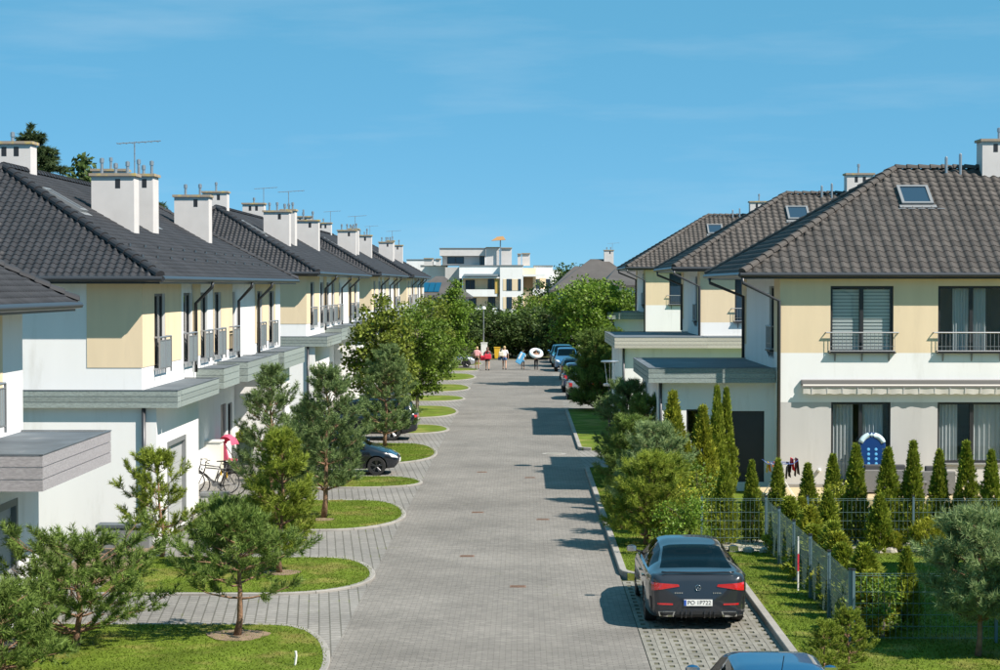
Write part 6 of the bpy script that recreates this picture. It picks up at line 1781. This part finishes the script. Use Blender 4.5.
t = thing('meter_box', 'cream meter box standing at the wall behind the bicycle', 'meter box', (-9.95, 62.6, 0))
q = MB(); q.box(-0.25, 0.25, -0.32, 0.32, 0, 1.25); build('housing', q, 'plastic_white', t); q = MB(); q.box(0.25, 0.262, -0.27, 0.27, 0.15, 1.15); build('door', q, 'cloth_cream', t); q = MB(); q.box(-0.28, 0.28, -0.35, 0.35, 1.25, 1.30); build('lid', q, 'plastic_white', t)
t = thing('planter', 'tall dark green planter beside the push chair', 'planter', (-9.75, 68.2, 0))
q = MB(); q.add([(-0.2, -0.2, 0), (0.2, -0.2, 0), (0.2, 0.2, 0), (-0.2, 0.2, 0), (-0.28, -0.28, 0.8), (0.28, -0.28, 0.8), (0.28, 0.28, 0.8), (-0.28, 0.28, 0.8)], [(0, 3, 2, 1), (0, 1, 5, 4), (1, 2, 6, 5), (2, 3, 7, 6), (3, 0, 4, 7)]); build('pot', q, 'planter_green', t)
q = MB(); q.box(-0.26, 0.26, -0.26, 0.26, 0.72, 0.76); build('soil', q, 'soil', t)
me_ = thuja_mesh(95, 0.5, 0.3, 'thuja_green', 260, 7, 0.12, ball=True)[1]; o = bpy.data.objects.new('foliage', me_); col.objects.link(o); o.parent = t; o.location = (0, 0, 0.68)
t = thing('storage_box', 'low grey storage box in front of the garage corner', 'box', (-8.6, 54.2, 0))
q = MB(); q.box(-0.35, 0.35, -0.3, 0.3, 0, 0.45); build('body', q, 'grey_plaster', t); q = MB(); q.box(-0.38, 0.38, -0.33, 0.33, 0.45, 0.52); build('lid', q, 'frame_grey', t)
t = thing('storage_box', 'dark grey box at the white garage side wall', 'box', (-9.55, 46.6, 0))
q = MB(); q.box(-0.62, 0.62, -0.25, 0.25, 0, 0.5); build('body', q, 'frame_grey', t); q = MB(); q.box(-0.66, 0.66, -0.28, 0.28, 0.5, 0.57); build('lid', q, 'membrane', t)

# ------------------------------------------------------------------ awning house: awning, air bed, lounge, drying rack
HX, HY = 7.58, 57.5
t = thing('awning', 'long cream awning with dark cassette on the beige house', 'awning', (HX + 0.6, HY - 0.001, 0))
q = MB(); q.box(0, 7.2, -0.13, 0, 3.36, 3.52); bevel_mesh(build('cassette', q, 'awning_cassette', t), 0.03)
q = MB(); n_ = 120
top_ = [(0.05 + 7.1 * i / n_, -0.19, 3.31) for i in range(n_ + 1)]
q.v = [(0.05 + 7.1 * i / n_, -0.11, 3.40) for i in range(n_ + 1)] + top_ + [(p[0], -0.19 - 0.012 * math.sin(i * 0.7), 3.10 + 0.012 * math.sin(i * 1.1)) for i, p in enumerate(top_)]
m1 = n_ + 1
q.f = [(r_ * m1 + i, (r_ + 1) * m1 + i, (r_ + 1) * m1 + i + 1, r_ * m1 + i + 1) for r_ in range(2) for i in range(n_)]
build('fabric', q, 'awning_fabric', t, smooth=True, auto=30)
q = MB(); q.box(0.0, 7.2, -0.215, -0.17, 3.30, 3.345); build('front_bar', q, 'awning_cassette', t)
q = MB()
for k in range(16): x = 0.3 + k * 0.45; q.box(x - 0.012, x + 0.012, -0.208, -0.203, 3.11, 3.30)
build('stripes', q, 'grey_plaster', t)

t = thing('air_bed', 'blue inflatable air bed with pale headrest leaning in the patio door', 'air bed', (HX + 2.68, HY - 0.22, 0.34), 0); t.rotation_euler = (R(-6), 0, 0)
q = MB()
prof = [(-0.38, 0.0), (0.38, 0.0), (0.40, 0.1), (0.40, 1.25)] + [(0.40 * math.cos(a), 1.25 + 0.38 * math.sin(a)) for a in np.linspace(0.15, math.pi - 0.15, 11)] + [(-0.40, 1.25), (-0.40, 0.1)]
n_ = len(prof); q.v = [(x, -0.09, z) for x, z in prof] + [(x, 0.07, z) for x, z in prof]
q.f = [tuple(range(n_)), tuple(reversed(range(n_, 2 * n_)))] + [(i, n_ + i, n_ + (i + 1) % n_, (i + 1) % n_) for i in range(n_)]
bevel_mesh(build('mattress', q, 'float_blue', t), 0.05, 3)
q = MB(); q.tube([(0.34 * math.cos(a), -0.05, 1.25 + 0.30 * math.sin(a)) for a in np.linspace(0.25, math.pi - 0.25, 11)], 0.085, 8); build('headrest', q, 'float_pale', t, smooth=True)
for r_ in range(8):
    for c in (-0.11, 0.11):
        q = MB(); q.lathe([(0, -0.02), (0.042, -0.015), (0.05, 0.0), (0.05, 0.02)], 10, (c, -0.082, 0.15 + r_ * 0.14), 'y'); build('hollow', q, 'cloth_sky', t)

def lounge(label, loc, w, arm=True):
    t = thing('garden_sofa', label, 'sofa', loc, 0, 'grey garden lounge pieces')
    q = MB(); q.box(0, w, -0.8, 0, 0.04, 0.36); bevel_mesh(build('base', q, 'rattan_grey', t), 0.02)
    q = MB(); q.box(0, w, -0.98, -0.801, 0.04, 0.68); bevel_mesh(build('backrest', q, 'rattan_grey', t), 0.02)
    for x in (0.0, w - 0.16):
        q = MB(); q.box(x, x + 0.16, -0.80, 0.0, 0.361, 0.58); bevel_mesh(build('armrest', q, 'rattan_grey', t), 0.02)
    n = 2 if w > 1.3 else 1
    for k in range(n):
        a = 0.18 + (w - 0.36) * k / n; b = 0.18 + (w - 0.36) * (k + 1) / n - 0.02
        q = MB(); q.box(a, b, -0.78, -0.02, 0.362, 0.47); bevel_mesh(build('cushion', q, 'cushion_dark', t), 0.04, 3)
        q = MB(); q.box(a, b, -0.78, -0.62, 0.472, 0.82); bevel_mesh(build('cushion', q, 'cushion_dark', t), 0.05, 3)
    return t
lounge('grey garden sofa on the terrace below the blue air bed', (9.60, 56.6, 0.34), 1.55)
lounge('grey garden armchair next to the terrace sofa', (11.25, 56.2, 0.34), 1.0)
t = thing('garden_table', 'low grey garden table between sofa and armchair', 'table', (10.9, 55.2, 0.34))
q = MB(); q.box(-0.5, 0.5, -0.3, 0.3, 0.38, 0.42); build('table_top', q, 'rattan_grey', t)
for sx in (-1, 1):
    for sy in (-1, 1):
        q = MB(); q.box(sx * 0.45 - 0.025, sx * 0.45 + 0.025, sy * 0.25 - 0.025, sy * 0.25 + 0.025, 0, 0.38); build('leg', q, 'rattan_grey', t)

t = thing('drying_rack', 'folding drying rack hung with small laundry at the garage door', 'drying rack', (7.25, 55.2, 0.34))
q = MB()
for y_ in (-0.28, 0.28):
    q.tube([(-0.42, y_, 0.0), (0.20, y_, 0.92)], 0.012, 5); q.tube([(0.42, y_, 0.0), (-0.20, y_, 0.92)], 0.012, 5)
build('legs', q, 'plastic_white', t)
q = MB(); q.tube([(-0.45, -0.28, 1.0), (-0.35, -0.28, 0.92), (0.35, -0.28, 0.92), (0.50, -0.28, 1.02), (0.50, 0.28, 1.02), (0.35, 0.28, 0.92), (-0.35, 0.28, 0.92), (-0.45, 0.28, 1.0), (-0.45, -0.28, 1.0)], 0.012, 5)
for k in range(9): x = -0.35 + k * 0.0875; q.tube([(x, -0.28, 0.92), (x, 0.28, 0.92)], 0.004, 4)
build('rails', q, 'plastic_blue', t)
for (x, m_, l_) in ((-0.30, 'plastic_yellow', 0.28), (-0.12, 'plastic_rose', 0.12), (0.25, 'cloth_black', 0.45), (0.05, 'cloth_white', 0.25), (0.36, 'cloth_red', 0.38), (0.5, 'cloth_grey', 0.5)):
    q = MB(); z_ = 0.93 if abs(x) < 0.36 else 1.05
    for i in range(7):
        yy = -0.22 + 0.44 * i / 6
        q.v += [(x - 0.05 - 0.01 * math.sin(i * 2), yy, z_ - l_), (x - 0.012, yy, z_ + 0.012), (x + 0.012, yy, z_ + 0.012), (x + 0.05 + 0.012 * math.cos(i * 1.7), yy, z_ - l_ * 0.9)]
    q.f = [(i * 4 + j, i * 4 + j + 1, i * 4 + 5 + j, i * 4 + 4 + j) for i in range(6) for j in range(3)]
    build('laundry', q, m_, t)
q = MB(); q.lathe([(0, -0.1), (0.055, -0.08), (0.06, 0.0), (0.03, 0.04), (0, 0.045)], 10, (0, 0, 0), 'y'); o = tag(build('garden_light', q, 'plastic_white'), 'small white round light low on the grey wall', 'lamp'); o.location = (HX + 1.15, HY - 0.031, 0.85)
# ------------------------------------------------------------------ people walking away at the street end
def skin(name, verts, edges, rad, m, parent, sub=2):
    me = bpy.data.meshes.new(name); me.from_pydata(verts, edges, []); me.update()
    o = bpy.data.objects.new('tmp_skin', me); col.objects.link(o)
    sk = o.modifiers.new('s', 'SKIN'); sk.use_smooth_shade = True
    for i, r_ in enumerate(rad):
        d = me.skin_vertices[0].data[i]; d.radius = r_ if isinstance(r_, tuple) else (r_, r_); d.use_root = (i == 0)
    ss = o.modifiers.new('u', 'SUBSURF'); ss.levels = sub; ss.render_levels = sub
    dg = bpy.context.evaluated_depsgraph_get()
    res = bpy.data.meshes.new_from_object(o.evaluated_get(dg))
    bpy.data.objects.remove(o)
    res.polygons.foreach_set('use_smooth', [True] * len(res.polygons))
    return mesh_obj(name, res, m, parent)

def person(label, loc, H, skinm, hair, top, bottom, stride=0.22, arms='down', rz=0.0, long_hair=False, leggings=None, legs_m=None, bare=False):
    t = thing('person', label, 'person', loc, rz, 'people walking down the street')
    k = H / 1.7
    def S(p): return tuple(c * k for c in p)
    if arms == 'down': LE, LW, RE, RW = (-0.25, -0.03, 1.12), (-0.27, 0.06, 0.88), (0.25, 0.04, 1.12), (0.27, 0.10, 0.90)
    elif arms == 'carry': LE, LW, RE, RW = (-0.28, 0.03, 1.12), (-0.34, 0.10, 0.90), (0.27, 0.06, 1.12), (0.30, 0.16, 0.95)
    elif arms == 'up': LE, LW, RE, RW = (-0.34, 0.0, 1.42), (-0.28, 0.02, 1.62), (0.34, 0.0, 1.42), (0.28, 0.02, 1.62)
    s = stride
    V = [(0, 0, 0.92), (0, -0.01, 1.08), (0, 0, 1.25), (0, 0, 1.38), (0, 0.005, 1.47), (0, 0.02, 1.56), (0, 0.03, 1.64),
         (-0.17, 0, 1.36), LE, LW, (LW[0], LW[1] + 0.03, LW[2] - 0.12), (0.17, 0, 1.36), RE, RW, (RW[0], RW[1] + 0.03, RW[2] - 0.12),
         (-0.09, 0, 0.86), (-0.10, s * 0.45 + 0.03, 0.48), (-0.10, s * 0.6, 0.09), (-0.10, s * 0.6 + 0.15, 0.035),
         (0.09, 0, 0.86), (0.10, -s * 0.3 + 0.03, 0.48), (0.10, -s * 0.75, 0.10), (0.10, -s * 0.75 + 0.13, 0.035)]
    E = [(0, 1), (1, 2), (2, 3), (3, 4), (4, 5), (5, 6), (3, 7), (7, 8), (8, 9), (9, 10), (3, 11), (11, 12), (12, 13), (13, 14), (0, 15), (15, 16), (16, 17), (17, 18), (0, 19), (19, 20), (20, 21), (21, 22)]
    Rd = [(0.155, 0.11), (0.13, 0.095), (0.15, 0.105), (0.13, 0.09), 0.052, 0.088, 0.085, 0.062, 0.042, 0.032, 0.036, 0.062, 0.042, 0.032, 0.036, 0.092, 0.060, 0.040, 0.036, 0.092, 0.060, 0.040, 0.036]
    Rd = [tuple(c * k for c in r_) if isinstance(r_, tuple) else r_ * k for r_ in Rd]
    skin('body', [S(v) for v in V], E, Rd, skinm, t)
    def cloth(nm, idx, edges, grow, m):
        mp = {j: i for i, j in enumerate(idx)}
        skin(nm, [S(V[j]) for j in idx], [(mp[a], mp[b]) for a, b in edges], [(tuple(c + grow for c in Rd[j]) if isinstance(Rd[j], tuple) else Rd[j] + grow) for j in idx], m, t)
    if not bare: cloth('shirt', [0, 1, 2, 3, 7, 8, 11, 12], [(0, 1), (1, 2), (2, 3), (3, 7), (7, 8), (3, 11), (11, 12)], 0.02, top)
    # shorts or leggings
    lo = 1.0 if leggings else 0.55
    def mix(a, b, f): return tuple(x + (y - x) * f for x, y in zip(a, b))
    Vs = [V[0], V[15], mix(V[15], V[16], lo), V[19], mix(V[19], V[20], lo), (0, 0, 1.0)]
    Es = [(0, 1), (1, 2), (0, 3), (3, 4), (0, 5)]; Rs = [(0.175 * k, 0.13 * k), 0.11 * k, (0.10 if not leggings else 0.072) * k, 0.11 * k, (0.10 if not leggings else 0.072) * k, (0.15 * k, 0.11 * k)]
    if leggings:
        Vs += [V[17], V[21]]; Es += [(2, 6), (4, 7)]; Rs += [0.05 * k, 0.05 * k]
    skin('trousers' if leggings else 'shorts', [S(v) for v in Vs], Es, Rs, bottom, t)
    q = MB()
    for i in range(7):
        a = math.pi * i / 6 * 0.62
        for j in range(14):
            b = 2 * math.pi * j / 14; q.v.append(((0.103 * math.sin(a) * math.cos(b)) * k, (0.02 + 0.118 * math.sin(a) * math.sin(b) - 0.012) * k, (1.60 + 0.125 * math.cos(a)) * k))
    q.f = [(i * 14 + j, i * 14 + (j + 1) % 14, (i + 1) * 14 + (j + 1) % 14, (i + 1) * 14 + j) for i in range(6) for j in range(14)]
    hr = build('hair', q, hair, t, smooth=True)
    if long_hair:
        q = MB(); q.tube([(0, -0.07 * k, 1.66 * k), (0, -0.11 * k, 1.55 * k), (0, -0.12 * k, 1.40 * k), (0, -0.115 * k, 1.28 * k)], 0.06 * k, 8, rs=[0.07 * k, 0.085 * k, 0.07 * k, 0.02 * k]); build('long_hair', q, hair, hr, smooth=True)
    for sx, i in ((-1, 18), (1, 22)):
        p = V[i]; h_ = V[i - 1]
        q = MB(); q.box((p[0] - 0.05) * k, (p[0] + 0.05) * k, (h_[1] - 0.07) * k, (p[1] + 0.06) * k, 0.0, 0.075 * k)
        bevel_mesh(build('shoe', q, 'cloth_black' if sx < 0 else 'cloth_black', t), 0.02)
    return t
Dp = 145.2
person('blond person with a pink backpack and dark shorts walking away', (-3.42, Dp, 0), 1.70, 'skin_tan', 'hair_blond', 'cloth_pink', 'cloth_black', 0.10, 'down')
person('dark-haired person between two red bags walking away', (-2.62, Dp - 1.2, 0), 1.70, 'skin', 'hair_brown', 'cloth_grey', 'cloth_black', 0.25, 'carry', long_hair=True)
person('person in white shirt and blue shorts with cream shoulder bag', (-1.38, Dp, 0), 1.74, 'skin', 'hair_blond', 'cloth_white', 'cloth_denim', 0.24, 'down')
person('child carrying a blue beach float under the arm', (-0.02, Dp, 0), 1.40, 'skin_tan', 'hair_brown', 'cloth_white', 'cloth_sky', 0.18, 'carry')
person('child in black trousers holding a swim ring over the shoulders', (0.98, Dp, 0), 1.45, 'skin_tan', 'hair_brown', 'cloth_black', 'cloth_black', 0.12, 'up', leggings=True, bare=True)

def bag(label, loc, sx, sy, sz, m, name='shoulder_bag', strap=True):
    t = thing(name, label, 'bag', loc, 0, 'bags carried by the walking people')
    q = MB(); q.box(-sx / 2, sx / 2, -sy / 2, sy / 2, 0, sz); bevel_mesh(build('body', q, m, t), min(sx, sy, sz) * 0.3, 3)
    if strap:
        q = MB(); q.tube([(-sx * 0.35, 0, sz * 0.9), (-sx * 0.2, 0, sz + 0.22), (sx * 0.2, 0, sz + 0.22), (sx * 0.35, 0, sz * 0.9)], 0.015, 5); build('handle', q, m, t)
    q = MB(); q.box(-sx * 0.3, sx * 0.3, -sy / 2 - 0.012, -sy / 2 + 0.01, sz * 0.15, sz * 0.55); build('pocket', q, m, t)
    return t
bag('pink backpack on the blond person', (-3.42, Dp - 0.22, 1.00), 0.34, 0.18, 0.46, 'cloth_pink', 'backpack', False)
bag('smaller red bag carried low beside the dark-haired person', (-2.98, Dp - 1.15, 0.72), 0.34, 0.22, 0.36, 'cloth_red')
bag('big red beach bag on the back of the dark-haired person', (-2.60, Dp - 1.48, 0.82), 0.48, 0.2, 0.38, 'cloth_red', 'beach_bag')
bag('cream shoulder bag beside the white shirt', (-1.62, Dp - 0.16, 0.98), 0.36, 0.18, 0.36, 'cloth_cream')
bag('blue cloth bag below the cream shoulder bag', (-1.74, Dp + 0.02, 0.70), 0.26, 0.2, 0.24, 'cloth_denim', 'cloth_bag')
t = thing('beach_float', 'sky blue flat beach float under the arm of a child', 'float', (-0.42, Dp - 0.18, 0.42)); t.rotation_euler = (0, R(28), 0)
q = MB(); q.box(-0.22, 0.22, -0.07, 0.07, 0.05, 0.95); bevel_mesh(build('body', q, 'cloth_sky', t), 0.06, 3)
q = MB(); q.box(-0.15, -0.02, -0.075, -0.05, 0.4, 0.9); build('stripe', q, 'float_white', t)
t = thing('swim_ring', 'big white and pale blue swim ring over the shoulders of a child', 'swim ring', (0.98, Dp - 0.10, 1.22)); t.rotation_euler = (R(38), R(10), 0)
n1, n2 = 28, 10
for k in range(4):
    q = MB(); a0 = k * math.pi / 2
    for i in range(8):
        a = a0 + (math.pi / 2 - 0.0) * i / 7
        for j in range(n2):
            b = 2 * math.pi * j / n2; rr = 0.40 + 0.135 * math.cos(b); q.v.append((rr * math.cos(a), rr * math.sin(a), 0.135 * math.sin(b)))
    q.f = [(i * n2 + j, (i + 1) * n2 + j, (i + 1) * n2 + (j + 1) % n2, i * n2 + (j + 1) % n2) for i in range(7) for j in range(n2)]
    build('ring_section', q, 'float_white' if k % 2 else 'float_pale', t, smooth=True)
